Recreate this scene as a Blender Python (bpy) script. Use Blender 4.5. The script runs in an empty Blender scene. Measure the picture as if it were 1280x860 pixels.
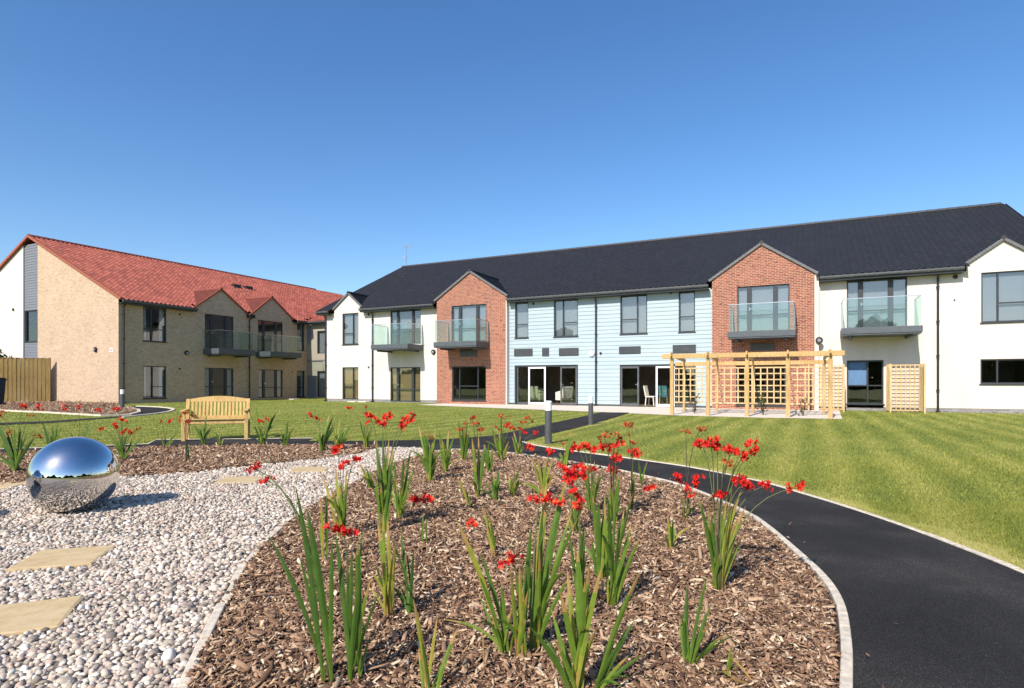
import bpy, math, random
import numpy as np
from mathutils import Vector, Matrix
R = math.radians
scene = bpy.context.scene
C = scene.collection
# ------------------------------------------------------------------ camera, sky, sun, exposure
F = 750.0; HZ = 478.4; CAMH = 1.2                     # focal length in photo pixels, horizon row, eye height
cam_d = bpy.data.cameras.new('camera'); cam = bpy.data.objects.new('camera', cam_d); C.objects.link(cam)
cam.location = (0, 0, CAMH); cam.rotation_euler = (R(90), 0, 0)
cam_d.sensor_width = 36; cam_d.lens = 36*F/1280; cam_d.shift_y = (HZ-430)/1280
cam_d.clip_start = .05; cam_d.clip_end = 3000
scene.camera = cam
SUN_EL = R(39.5); SX, SY = .515, .857                  # the sunlight travels towards (+SX,+SY)
w = bpy.data.worlds.new('World'); scene.world = w; w.use_nodes = True
nt = w.node_tree; bg = nt.nodes['Background']
sky = nt.nodes.new('ShaderNodeTexSky'); sky.sky_type = 'NISHITA'; sky.sun_disc = False
sky.sun_elevation = SUN_EL; sky.sun_rotation = math.atan2(-SX, -SY)
sky.air_density = 1.0; sky.dust_density = .7; sky.ozone_density = 2.6; sky.altitude = 0
hs = nt.nodes.new('ShaderNodeHueSaturation'); hs.inputs['Saturation'].default_value = 1.24; hs.inputs['Hue'].default_value = .504
nt.links.new(sky.outputs[0], hs.inputs['Color']); nt.links.new(hs.outputs[0], bg.inputs[0]); bg.inputs[1].default_value = .125
sd = bpy.data.lights.new('sun', 'SUN'); sun = bpy.data.objects.new('sun', sd); C.objects.link(sun)
sd.energy = 4.4; sd.angle = R(.53); sd.color = (1, .915, .82)
dv = Vector((SX*math.cos(SUN_EL), SY*math.cos(SUN_EL), -math.sin(SUN_EL)))
sun.rotation_euler = dv.to_track_quat('-Z', 'Y').to_euler(); sun.location = (-30, -40, 40)
scene.view_settings.view_transform = 'Standard'; scene.view_settings.look = 'None'
scene.view_settings.exposure = 0.55; scene.view_settings.gamma = 1
scene.view_settings.use_curve_mapping = False
scene.render.engine = 'CYCLES'
scene.cycles.max_bounces = 8; scene.cycles.transparent_max_bounces = 24
scene.render.resolution_x = 1024; scene.render.resolution_y = 688

# ------------------------------------------------------------------ measuring helpers (photo pixel -> place)
CA, SA = .8955, .4451                                  # the long facade runs along (CA,-SA)
D0 = 29.6                                              # distance of that facade
LU, LD = -35.2, 20.58                                  # corner of the red roofed building in the same axes
def gp(px, py):                                        # a ground point
    d = CAMH*F/(py-HZ); return Vector(((px-640)/F*d, d, 0))
def M(px, py=0, v=0):                                  # point of a plane parallel to the long facade
    X = (px-640)/F; d = (D0+v)/(SA*X+CA)
    return d*(CA*X-SA), CAMH+(HZ-py)/F*d
def L(px, py=0, wd=0):                                 # point of a plane parallel to the left facade
    X = (px-640)/F; d = (LU+wd)/(CA*X-SA)
    return d*(SA*X+CA)-LD, CAMH+(HZ-py)/F*d
def uv(u, D): return Vector((u*CA+D*SA, -u*SA+D*CA, 0))

# ------------------------------------------------------------------ materials
MATS = {}
def newmat(name):
    m = bpy.data.materials.new(name); m.use_nodes = True
    MATS[name] = m
    return m, m.node_tree, m.node_tree.nodes['Principled BSDF']
def N(t, typ, **k):
    n = t.nodes.new(typ)
    for a, b in k.items(): setattr(n, a, b)
    return n
def ramp(t, stops, fac, interp='LINEAR'):
    r = N(t, 'ShaderNodeValToRGB'); r.color_ramp.interpolation = interp
    e = r.color_ramp.elements
    while len(e) < len(stops): e.new(.5)
    for i, (p, c) in enumerate(stops): e[i].position = p; e[i].color = (*c, 1)
    t.links.new(fac, r.inputs[0]); return r.outputs[0]
def mixc(t, a, b, fac, mode='MIX'):
    m = N(t, 'ShaderNodeMix', data_type='RGBA', blend_type=mode)
    for s, v in ((0, fac), (6, a), (7, b)):
        if hasattr(v, 'links') or hasattr(v, 'is_linked'): t.links.new(v, m.inputs[s])
        else: m.inputs[s].default_value = v if s == 0 else (*v, 1)
    return m.outputs[2]
def noise(t, scale, detail=4, vec=None, rough=.55):
    n = N(t, 'ShaderNodeTexNoise'); n.inputs['Scale'].default_value = scale
    n.inputs['Detail'].default_value = detail; n.inputs['Roughness'].default_value = rough
    if vec is not None: t.links.new(vec, n.inputs['Vector'])
    return n.outputs['Fac']
def bump(t, b, h, strength=.3, dist=.01):
    n = N(t, 'ShaderNodeBump'); n.inputs['Strength'].default_value = strength
    n.inputs['Distance'].default_value = dist
    t.links.new(h, n.inputs['Height']); t.links.new(n.outputs[0], b.inputs['Normal'])
def objco(t): return N(t, 'ShaderNodeTexCoord').outputs['Object']
def simple(name, col, rough=.6, metal=0, var=.12, scale=6, spec=.5, bmp=0):
    m, t, b = newmat(name); oc = objco(t)
    f = noise(t, scale, 5, oc)
    c = ramp(t, [(.3, tuple(x*(1-var) for x in col)), (.7, tuple(min(1, x*(1+var)) for x in col))], f)
    t.links.new(c, b.inputs['Base Color']); b.inputs['Roughness'].default_value = rough
    b.inputs['Metallic'].default_value = metal; b.inputs['Specular IOR Level'].default_value = spec
    if bmp: bump(t, b, noise(t, scale*12, 4, oc), bmp, .004)
    return m
def wallvec(t):                                        # (along the wall, height) for axis aligned walls
    s = N(t, 'ShaderNodeSeparateXYZ'); t.links.new(objco(t), s.inputs[0])
    a = N(t, 'ShaderNodeMath', operation='ADD'); t.links.new(s.outputs[0], a.inputs[0]); t.links.new(s.outputs[1], a.inputs[1])
    c = N(t, 'ShaderNodeCombineXYZ'); t.links.new(a.outputs[0], c.inputs[0]); t.links.new(s.outputs[2], c.inputs[1])
    return c.outputs[0]
def brick(name, c1, c2, mortar, dark, msize=.008):
    m, t, b = newmat(name); v = wallvec(t)
    n = N(t, 'ShaderNodeTexBrick'); t.links.new(v, n.inputs['Vector'])
    n.inputs['Scale'].default_value = 1; n.inputs['Brick Width'].default_value = .225; n.inputs['Row Height'].default_value = .075
    n.inputs['Mortar Size'].default_value = msize; n.inputs['Bias'].default_value = 0
    n.inputs['Color1'].default_value = (*c1, 1); n.inputs['Color2'].default_value = (*c2, 1); n.inputs['Mortar'].default_value = (*mortar, 1)
    st = N(t, 'ShaderNodeMapping'); st.inputs['Scale'].default_value = (4.4, 13.3, 1); t.links.new(v, st.inputs[0])
    nz = noise(t, 1.0, 2, st.outputs[0]); fac = ramp(t, [(.56 if name == 'red_brick' else .58, (0, 0, 0)), (.7 if name == 'red_brick' else .72, (1, 1, 1))], nz)
    big = noise(t, .8, 5, v); fb = ramp(t, [(.3, (.92, .92, .92)), (.7, (1.05, 1.05, 1.05))], big)
    c = mixc(t, n.outputs['Color'], dark, fac); c = mixc(t, c, fb, 1.0, 'MULTIPLY')
    t.links.new(c, b.inputs['Base Color']); b.inputs['Roughness'].default_value = .85
    iv = N(t, 'ShaderNodeMath', operation='SUBTRACT'); iv.inputs[0].default_value = 1; t.links.new(n.outputs['Fac'], iv.inputs[1])
    bump(t, b, iv.outputs[0], .6, .008)
    return m
brick('red_brick', (.24, .062, .030), (.36, .11, .052), (.46, .36, .28), (.12, .035, .028), .009)
brick('buff_brick', (.45, .315, .21), (.55, .41, .285), (.50, .39, .28), (.33, .195, .11), .009)
brick('grey_brick', (.16, .16, .17), (.26, .25, .25), (.35, .33, .31), (.11, .11, .12))
def render_mat(name, col):
    m, t, b = newmat(name); v = wallvec(t)
    st = N(t, 'ShaderNodeMapping'); st.inputs['Scale'].default_value = (1.6, .25, 1); t.links.new(v, st.inputs[0])
    f = noise(t, 1.2, 6, st.outputs[0]); c = ramp(t, [(.25, tuple(x*.86 for x in col)), (.6, col)], f)
    t.links.new(c, b.inputs['Base Color']); b.inputs['Roughness'].default_value = .9
    bump(t, b, noise(t, 90, 3, v), .25, .004)
render_mat('white_render', (.66, .60, .545))
def cladding(name, col):
    m, t, b = newmat(name); v = wallvec(t)
    st = N(t, 'ShaderNodeMapping'); st.inputs['Scale'].default_value = (.5, 5, 1); t.links.new(v, st.inputs[0])
    f = noise(t, 1.0, 3, st.outputs[0]); c = ramp(t, [(.3, tuple(x*.92 for x in col)), (.7, tuple(x*1.05 for x in col))], f)
    t.links.new(c, b.inputs['Base Color']); b.inputs['Roughness'].default_value = .55
    g = N(t, 'ShaderNodeMapping'); g.inputs['Scale'].default_value = (3, 60, 1); t.links.new(v, g.inputs[0])
    bump(t, b, noise(t, 1.5, 3, g.outputs[0]), .15, .003)
cladding('blue_cladding', (.335, .42, .455)); cladding('grey_cladding', (.17, .18, .20)); cladding('beige_cladding', (.33, .295, .24))
def tiles(name, stops, rough):
    m, t, b = newmat(name)
    a = N(t, 'ShaderNodeAttribute', attribute_name='rnd')
    f = noise(t, .35, 5, objco(t)); mx = N(t, 'ShaderNodeMath', operation='MULTIPLY_ADD')
    t.links.new(f, mx.inputs[0]); mx.inputs[1].default_value = .55; t.links.new(a.outputs['Fac'], mx.inputs[2])
    s = N(t, 'ShaderNodeMath', operation='MULTIPLY'); t.links.new(mx.outputs[0], s.inputs[0]); s.inputs[1].default_value = .68
    t.links.new(ramp(t, stops, s.outputs[0]), b.inputs['Base Color'])
    b.inputs['Roughness'].default_value = rough
tiles('dark_tiles', [(0, (.016, .016, .018)), (.6, (.022, .022, .024)), (1, (.032, .032, .034))], .55)
tiles('red_tiles', [(0, (.14, .034, .024)), (.35, (.25, .062, .040)), (.7, (.35, .095, .060)), (1, (.43, .16, .10))], .75)
simple('verge_grey', (.13, .13, .135), .7); simple('red_verge', (.31, .085, .045), .8)
simple('gutter_grey', (.085, .09, .095), .35); simple('frame_dark', (.028, .033, .038), .4)
simple('balcony_grey', (.075, .088, .10), .5); simple('door_white', (.8, .8, .8), .35)
simple('black_plastic', (.012, .012, .014), .45); simple('interior_wall', (.42, .37, .30), .9); simple('interior_floor', (.22, .16, .11), .7)
simple('steel', (.55, .56, .58), .3, 1, .05); simple('pale_concrete', (.64, .575, .48), .9, 0, .18, 9, .3, .5)
simple('kerb_concrete', (.60, .53, .42), .92, 0, .25, 22, .3, .7)
simple('white_lamp', (.85, .85, .85), .3, 0, .03); simple('lamp_face', (.22, .23, .25), .3)
simple('blind_pale', (.29, .30, .315), .9, 0, .04); simple('reflected_sky_blue', (.32, .50, .80), .9, 0, .04); simple('curtain_white', (.75, .73, .68), .95, 0, .05)  # the blue material paints sky reflected in one door pane
simple('curtain_tan', (.34, .25, .11), .95, 0, .1); simple('sofa_cream', (.72, .66, .54), .9); simple('sofa_green', (.50, .55, .30), .9)
simple('teal_fabric', (.10, .27, .27), .9); simple('bin_blue', (.012, .018, .03), .5); simple('bollard_grey', (.10, .105, .11), .45, .3)
simple('soil', (.05, .035, .025), .95, 0, .3, 12); simple('pebble_bed', (.21, .19, .17), .95, 0, .4, 60)
simple('red_sign', (.55, .06, .04), .5)
def timber(name, col, rough=.7):
    m, t, b = newmat(name); mp = N(t, 'ShaderNodeMapping'); mp.inputs['Scale'].default_value = (9, 9, 1.2)
    t.links.new(objco(t), mp.inputs[0]); f = noise(t, 3, 6, mp.outputs[0]); k = noise(t, 1.1, 3, objco(t))
    c = ramp(t, [(.25, tuple(x*.62 for x in col)), (.55, col), (.8, tuple(min(1, x*1.15) for x in col))], f)
    c = mixc(t, c, ramp(t, [(.35, (.82, .78, .7)), (.65, (1, 1, 1))], k), 1.0, 'MULTIPLY')
    t.links.new(c, b.inputs['Base Color']); b.inputs['Roughness'].default_value = rough
    bump(t, b, f, .2, .004)
timber('pine', (.56, .37, .155)); timber('trellis_pine', (.66, .48, .25)); timber('bench_wood', (.66, .45, .17)); timber('fence_wood', (.27, .185, .065), .9)
m, t, b = newmat('mirror_steel'); b.inputs['Metallic'].default_value = 1; b.inputs['Roughness'].default_value = .03
sc = noise(t, 40, 2, objco(t)); t.links.new(ramp(t, [(.3, (.66, .655, .65)), (.7, (.72, .715, .71))], sc), b.inputs['Base Color'])
def glass(name, tint, refl, rough=.0):
    m = bpy.data.materials.new(name); m.use_nodes = True; MATS[name] = m; t = m.node_tree
    t.nodes.remove(t.nodes['Principled BSDF'])
    tr = N(t, 'ShaderNodeBsdfTransparent'); tr.inputs[0].default_value = (*tint, 1)
    gl = N(t, 'ShaderNodeBsdfGlossy'); gl.inputs['Roughness'].default_value = rough; gl.inputs[0].default_value = (.95, .97, 1, 1)
    lw = N(t, 'ShaderNodeLayerWeight'); lw.inputs[0].default_value = .5
    pw = N(t, 'ShaderNodeMath', operation='POWER'); t.links.new(lw.outputs['Facing'], pw.inputs[0]); pw.inputs[1].default_value = 4.5
    ad = N(t, 'ShaderNodeMath', operation='MULTIPLY_ADD'); ad.use_clamp = True; t.links.new(pw.outputs[0], ad.inputs[0]); ad.inputs[1].default_value = .45; ad.inputs[2].default_value = refl
    wv = noise(t, 1.3, 2, objco(t)); bp = N(t, 'ShaderNodeBump'); bp.inputs['Strength'].default_value = .04; bp.inputs['Distance'].default_value = .02
    t.links.new(wv, bp.inputs['Height']); t.links.new(bp.outputs[0], gl.inputs['Normal'])
    mx = N(t, 'ShaderNodeMixShader'); t.links.new(ad.outputs[0], mx.inputs[0]); t.links.new(tr.outputs[0], mx.inputs[1]); t.links.new(gl.outputs[0], mx.inputs[2])
    t.links.new(mx.outputs[0], t.nodes['Material Output'].inputs[0])
glass('window_glass', (.84, .87, .88), .09); glass('balcony_glass', (.88, .95, .93), .055)
# stones, chips, asphalt, slabs
def rndmat(name, stops, rough=.8, transl=0, extra=None, spec=.4):
    m, t, b = newmat(name); a = N(t, 'ShaderNodeAttribute', attribute_name='rnd')
    c = ramp(t, stops, a.outputs['Fac'])
    f = noise(t, extra or 60, 3, objco(t)); c = mixc(t, c, ramp(t, [(.3, (.8, .8, .8)), (.7, (1.08, 1.08, 1.08))], f), 1.0, 'MULTIPLY')
    t.links.new(c, b.inputs['Base Color']); b.inputs['Roughness'].default_value = rough; b.inputs['Specular IOR Level'].default_value = spec
    if transl:
        tl = N(t, 'ShaderNodeBsdfTranslucent'); t.links.new(c, tl.inputs[0]); mx = N(t, 'ShaderNodeMixShader'); mx.inputs[0].default_value = transl
        t.links.new(b.outputs[0], mx.inputs[1]); t.links.new(tl.outputs[0], mx.inputs[2]); t.links.new(mx.outputs[0], t.nodes['Material Output'].inputs[0])
    return m
rndmat('pebbles', [(0, (.16, .135, .115)), (.15, (.35, .295, .24)), (.4, (.53, .45, .36)), (.62, (.63, .545, .44)), (.76, (.45, .33, .26)), (.86, (.62, .57, .50)), (1, (.78, .72, .62))], .8, 0, 45, .2)
rndmat('wood_chips', [(0, (.05, .028, .018)), (.2, (.16, .085, .048)), (.48, (.31, .185, .108)), (.72, (.45, .30, .185)), (.88, (.60, .46, .31)), (1, (.74, .62, .46))], .9, 0, 90)
rndmat('leaf_green', [(0, (.045, .10, .018)), (.4, (.10, .19, .026)), (.75, (.20, .30, .035)), (.92, (.36, .36, .045)), (1, (.46, .30, .09))], .5, .35, 25, .4)
rndmat('leaf_dry', [(0, (.42, .24, .07)), (1, (.55, .38, .15))], .8, .2, 25)
rndmat('petal_red', [(0, (.48, .010, .014)), (.5, (.74, .018, .014)), (.85, (.84, .045, .02)), (1, (.88, .16, .03))], .55, .3, 40, .3)
rndmat('petal_faded', [(0, (.28, .05, .02)), (.5, (.52, .10, .03)), (1, (.60, .20, .06))], .7, .25, 40, .2)
rndmat('tree_leaf', [(0, (.022, .045, .012)), (.5, (.045, .085, .02)), (1, (.09, .13, .035))], .6, .2, 5, .3)
simple('stem_green', (.10, .13, .035), .6); simple('stem_dark', (.06, .045, .03), .7); simple('bark', (.10, .075, .055), .9)
m, t, b = newmat('asphalt'); oc = objco(t)
g = noise(t, 220, 2, oc); big = noise(t, 1.2, 6, oc)
c = ramp(t, [(.3, (.013, .0125, .012)), (.58, (.027, .026, .025)), (.75, (.13, .125, .115))], g)
c = mixc(t, c, ramp(t, [(.3, (.72, .72, .74)), (.5, (1, 1, 1)), (.72, (1.9, 1.85, 1.8))], big), 1.0, 'MULTIPLY')
t.links.new(c, b.inputs['Base Color']); b.inputs['Roughness'].default_value = .95; b.inputs['Specular IOR Level'].default_value = .18; bump(t, b, g, .8, .006)
m, t, b = newmat('sandstone'); oc = objco(t)
mp = N(t, 'ShaderNodeMapping'); mp.inputs['Scale'].default_value = (2, 3.5, 2); t.links.new(oc, mp.inputs[0])
f = noise(t, 4.2, 8, mp.outputs[0], .7)
t.links.new(ramp(t, [(.25, (.40, .28, .14)), (.5, (.51, .38, .20)), (.75, (.58, .455, .27))], f), b.inputs['Base Color'])
b.inputs['Roughness'].default_value = .85; bump(t, b, noise(t, 25, 5, oc), .4, .006)
# lawn: mown bands run along the depth axis of the long facade
m, t, b = newmat('lawn'); oc = objco(t)
sp = N(t, 'ShaderNodeMapping'); sp.inputs['Rotation'].default_value = (0, 0, math.atan2(SA, CA)); t.links.new(oc, sp.inputs[0])
wv = N(t, 'ShaderNodeTexWave', wave_type='BANDS', bands_direction='X', wave_profile='SIN'); t.links.new(sp.outputs[0], wv.inputs['Vector'])
wv.inputs['Scale'].default_value = .42; wv.inputs['Distortion'].default_value = 1.6; wv.inputs['Detail'].default_value = 3; wv.inputs['Detail Scale'].default_value = .55
st = N(t, 'ShaderNodeMapping'); st.inputs['Scale'].default_value = (1, .3, 1); t.links.new(sp.outputs[0], st.inputs[0])
n1 = noise(t, 1.3, 6, st.outputs[0], .6); n2 = noise(t, 9, 5, oc, .65); n3 = noise(t, .25, 3, oc)
def madd(a, k, c0):
    q = N(t, 'ShaderNodeMath', operation='MULTIPLY_ADD'); t.links.new(a, q.inputs[0]); q.inputs[1].default_value = k
    if isinstance(c0, float): q.inputs[2].default_value = c0
    else: t.links.new(c0, q.inputs[2])
    return q.outputs[0]
at = N(t, 'ShaderNodeAttribute', attribute_name='rnd')
s = madd(n3, .35, madd(n2, .32, madd(n1, .55, madd(wv.outputs['Fac'], .2, -.42))))
s = madd(at.outputs['Fac'], .30, s)
c = ramp(t, [(.05, (.105, .145, .024)), (.35, (.205, .225, .042)), (.62, (.32, .31, .078)), (.95, (.48, .42, .16))], s)
t.links.new(c, b.inputs['Base Color']); b.inputs['Roughness'].default_value = .85; b.inputs['Specular IOR Level'].default_value = .15
bump(t, b, noise(t, 45, 4, oc, .7), .5, .02)

# ------------------------------------------------------------------ mesh helpers
class MB:
    def __init__(s, tf=None): s.v = []; s.f = []; s.mi = []; s.m = 0; s.tf = tf
    def pt(s, p):
        s.v.append(tuple(s.tf(*p)) if s.tf else tuple(p)); return len(s.v)-1
    def face(s, pts):
        s.f.append([s.pt(p) for p in pts]); s.mi.append(s.m)
    def box(s, x0, x1, y0, y1, z0, z1):
        x0, x1 = min(x0, x1), max(x0, x1); y0, y1 = min(y0, y1), max(y0, y1); z0, z1 = min(z0, z1), max(z0, z1)
        i = [s.pt(p) for p in ((x0,y0,z0),(x1,y0,z0),(x1,y1,z0),(x0,y1,z0),(x0,y0,z1),(x1,y0,z1),(x1,y1,z1),(x0,y1,z1))]
        for q in ((3,2,1,0),(4,5,6,7),(0,1,5,4),(1,2,6,5),(2,3,7,6),(3,0,4,7)): s.f.append([i[k] for k in q]); s.mi.append(s.m)
    def bar(s, a, b, wd, ht, up=(0,0,1)):              # rectangular bar from a to b
        a, b = Vector(a), Vector(b); d = (b-a).normalized(); u = Vector(up)
        sd = d.cross(u)
        if sd.length < 1e-4: sd = d.cross(Vector((1,0,0)))
        sd.normalize(); u = sd.cross(d).normalized()
        r = []
        for p in (a, b):
            for q in ((-1,-1),(1,-1),(1,1),(-1,1)): r.append(s.pt(p+sd*wd/2*q[0]+u*ht/2*q[1]))
        for q in ((3,2,1,0),(4,5,6,7),(0,1,5,4),(1,2,6,5),(2,3,7,6),(3,0,4,7)): s.f.append([r[k] for k in q]); s.mi.append(s.m)
    def tube(s, pts, rad, n=8, cap=True):
        pts = [Vector(p) for p in pts]; rr = rad if isinstance(rad, (list, tuple)) else [rad]*len(pts); rings = []
        for i, p in enumerate(pts):
            d = (pts[min(i+1, len(pts)-1)]-pts[max(i-1, 0)]).normalized()
            a = d.orthogonal().normalized() if i == 0 else (pa-d*pa.dot(d)).normalized()
            pa = a; c = d.cross(a)
            rings.append([s.pt(p+(a*math.cos(6.28318*k/n)+c*math.sin(6.28318*k/n))*rr[i]) for k in range(n)])
        for A, B in zip(rings, rings[1:]):
            for k in range(n): s.f.append([A[k], A[(k+1)%n], B[(k+1)%n], B[k]]); s.mi.append(s.m)
        if cap: s.f += [rings[0][::-1], rings[-1]]; s.mi += [s.m]*2
    def lathe(s, c, prof, n=20, axis='z'):             # prof: (radius, height)
        rings = []
        for r, h in prof:
            q = []
            for k in range(n):
                x, y = r*math.cos(6.28318*k/n), r*math.sin(6.28318*k/n)
                q.append(s.pt((c[0]+x, c[1]+y, c[2]+h) if axis == 'z' else (c[0]+x, c[1]-h, c[2]+y)))
            rings.append(q)
        for A, B in zip(rings, rings[1:]):
            for k in range(n): s.f.append([A[k], A[(k+1)%n], B[(k+1)%n], B[k]]); s.mi.append(s.m)
        s.f += [rings[0][::-1], rings[-1]]; s.mi += [s.m]*2
    def build(s, name, mat, parent=None, smooth=False, bevel=0):
        me = bpy.data.meshes.new(name); me.from_pydata(s.v, [], s.f); me.update()
        for q in (mat if isinstance(mat, (list, tuple)) else [mat]): me.materials.append(MATS[q])
        if isinstance(mat, (list, tuple)): me.polygons.foreach_set('material_index', s.mi)
        if smooth: me.polygons.foreach_set('use_smooth', [True]*len(me.polygons))
        o = bpy.data.objects.new(name, me); C.objects.link(o)
        if parent: o.parent = parent
        if bevel:
            bv = o.modifiers.new('bevel', 'BEVEL'); bv.width = bevel; bv.segments = 2; bv.limit_method = 'ANGLE'
        return o
def npmesh(name, verts, faces, mat, rnd=None, smooth=False, parent=None):   # faces: (n,k) array, rnd per face
    me = bpy.data.meshes.new(name); nf, k = faces.shape
    me.vertices.add(len(verts)); me.vertices.foreach_set('co', np.asarray(verts, np.float32).ravel())
    me.loops.add(nf*k); me.loops.foreach_set('vertex_index', faces.astype(np.int32).ravel())
    me.polygons.add(nf); me.polygons.foreach_set('loop_start', np.arange(0, nf*k, k, dtype=np.int32))
    try: me.polygons.foreach_set('loop_total', np.full(nf, k, np.int32))
    except Exception: pass
    if rnd is not None:
        at = me.attributes.new('rnd', 'FLOAT', 'FACE'); at.data.foreach_set('value', np.asarray(rnd, np.float32))
    if smooth: me.polygons.foreach_set('use_smooth', np.ones(nf, bool))
    me.materials.append(MATS[mat]); me.update(calc_edges=True)
    o = bpy.data.objects.new(name, me); C.objects.link(o)
    if parent: o.parent = parent
    return o
def tag(o, label=None, cat=None, group=None, kind=None):
    if label: o['label'] = label
    if cat: o['category'] = cat
    if group: o['group'] = group
    if kind: o['kind'] = kind
    return o
def empty(name, loc, rz=0, **k):
    o = bpy.data.objects.new(name, None); C.objects.link(o); o.location = loc; o.rotation_euler = (0, 0, rz); o.empty_display_size = .2
    return tag(o, **k)
def smooth_line(pts, n=8, closed=False):
    pts = [Vector(p) for p in pts]; out = []; m = len(pts)
    for i in range(m if closed else m-1):
        g = lambda k: pts[k % m] if closed else pts[min(max(k, 0), m-1)]
        a, b, c, d = g(i-1), g(i), g(i+1), g(i+2)
        for j in range(n):
            s = j/n
            out.append(.5*((2*b)+(c-a)*s+(2*a-5*b+4*c-d)*s*s+(3*b-a-3*c+d)*s**3))
    if not closed: out.append(pts[-1])
    return out
def inside(P, poly):                                   # vectorised point in polygon
    x, y = P[:, 0], P[:, 1]; r = np.zeros(len(P), bool); n = len(poly)
    for i in range(n):
        x0, y0 = poly[i][0], poly[i][1]; x1, y1 = poly[(i+1) % n][0], poly[(i+1) % n][1]
        if y0 == y1: continue
        r ^= ((y0 > y) != (y1 > y)) & (x < (x1-x0)*(y-y0)/(y1-y0)+x0)
    return r
def sheet(name, poly, z, mat, thick=0):
    b = MB(); b.face([(p[0], p[1], z) for p in poly])
    o = b.build(name, mat)
    return tag(o, kind='structure')
def strip(mb, line, wd, z0, z1, side=1, cut=0, gap=.008):  # a kerb along a line, wd to one side
    line = [Vector((p[0], p[1], 0)) for p in line]
    if cut:                                            # laid in short lengths with open joints
        acc, run = [line[0]], 0
        for a, q in zip(line, line[1:]):
            seg = (q-a).length; acc.append(q); run += seg
            if run > cut:
                d = (acc[-1]-acc[-2]).normalized()*gap; e_ = (acc[1]-acc[0]).normalized()*gap; dz = random.uniform(-.004, .004)
                strip(mb, [acc[0]+e_*.5]+acc[1:-1]+[acc[-1]-d*.5], wd, z0, z1+dz, side); acc, run = [q], 0
        if len(acc) > 1: strip(mb, acc, wd, z0, z1, side)
        return
    n = len(line); nr = []
    for i in range(n):
        d = (line[min(i+1, n-1)]-line[max(i-1, 0)]).normalized(); nr.append(Vector((-d.y, d.x, 0))*side)
    ring = []
    for i in range(n):
        a, q = line[i], line[i]+nr[i]*wd
        ring.append([mb.pt((a.x, a.y, z0)), mb.pt((a.x, a.y, z1)), mb.pt((q.x, q.y, z1)), mb.pt((q.x, q.y, z0))])
    for A, B in zip(ring, ring[1:]):
        for k in range(3): mb.f.append([A[k], A[k+1], B[k+1], B[k]]); mb.mi.append(mb.m)
    mb.f += [ring[0][::-1], ring[-1]]; mb.mi += [mb.m]*2
rng = np.random.default_rng(7); random.seed(11)
# ------------------------------------------------------------------ ground, paths, beds
bed = smooth_line([(x, y, 0) for x, y in [(.2,.8),(.64,1.25),(1.287,2.358),(1.53,2.8),(1.73,3.22),(1.861,3.635),(1.96,4.19),(2.07,4.956),(2.1,5.5),(2.02,6.31),(1.9,6.94),(1.69,7.46),(1.18,8.44),(.26,9.72),(-.27,10.2),(-.77,10.5),(-1.05,10.52),(-1.35,10.2),(-1.57,9.6),(-1.77,8.7),(-1.87,7.4),(-1.94,6.06),(-1.9,5.1),(-1.81,4.25),(-1.63,3.5),(-1.426,2.8),(-1.283,2.358),(-.74,1.3),(-.25,.8)]], 5, True)
NR = 17*5                                              # the first part of the outline faces the asphalt path
outer = smooth_line([(x, y, 0) for x, y in [(-1.6,0),(-.6,-.6),(.8,-.6),(2.0,.3),(2.75,1.6),(3.08,2.8),(3.18,3.69),(3.22,4.3),(3.23,5.0),(3.19,5.7),(3.1,6.45),(2.95,7.3),(2.5,8.4),(1.9,9.3),(1.42,9.93),(.8,10.75),(.38,11.5),(.2,12.06)]], 5)
spur_r = [(.5,12.85),(.98,14.15),(2.27,17.2),(3.9,21.6),(4.7,23.9)]
spur_l = [(3.6,24.2),(2.78,21.95),(.99,17.2),(0,14.6),(-.47,13.5),(-1.24,12.75),(-2,12.45)]
pad = [(-3.0,12.3),(-4.2,12.25),(-4.25,12.85),(-7.4,12.5),(-7.05,11.65),(-8.0,11.2),(-9.5,10.6),(-11,9.8),(-14,8)]
near = [(-14,7.0),(-11,8.9),(-9,9.9),(-7.4,10.7),(-6,11.15),(-4,11.38),(-2.5,11.2),(-1.9,11.0),(-1.5,10.75)]
asphalt_poly = [p[:] for p in outer]+[(x, y, 0) for x, y in spur_r+spur_l+pad+near]+[p[:] for p in bed[NR:NR+1]]+[p[:] for p in bed[:NR][::-1]]+[(-.25,.8,0),(-.85,1.3,0),(-1.3,1.9,0)]
bed2_near = [(-14,4.2),(-9,5.9),(-5.88,6.89),(-5.73,7.05),(-4.91,7.52),(-4.22,7.92),(-3.67,8.6),(-2.98,9.36),(-2.54,10.04),(-2.41,10.96)]
bed2 = [(x, y, 0) for x, y in bed2_near]+[(x, y, 0) for x, y in [(-2.5,11.2),(-4,11.38),(-6,11.15),(-7.4,10.7),(-9,9.9),(-11,8.9),(-14,7.0)]]
gravel = [(x, y, 0) for x, y in bed2_near]+[(-1.9,11.0,0),(-1.5,10.75,0)]+[p[:] for p in bed[NR:]]+[(-.85,1.3,0),(-1.6,0,0),(-3,-1.5,0),(-12,-3,0),(-16,2,0)]
fb_kerb = [gp(*p) for p in [(-40,511),(0,513.5),(60,516.2),(130,520.3),(160,519.3),(172,516),(171,513),(160,510.5),(148,509)]]
far_bed = fb_kerb+[gp(148,505), gp(100,502), gp(62,499), gp(0,501), gp(-40,503)]
far_path = [gp(*p) for p in [(149,508.6),(160,510.2),(171.5,512.8),(173,516),(162,519.6),(150,520.4),(110,523.2),(60,526.7),(0,528.8),(-60,530.5),(-60,534),(0,531.4),(60,529.2),(110,525.3),(150,522),(180,518.8),(198,516.6),(208,514.9),(213,513.4),(214.5,512.4),(213,511.4),(208,510.4),(198,509.4),(185,508.8),(170,508.4)]]
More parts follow.
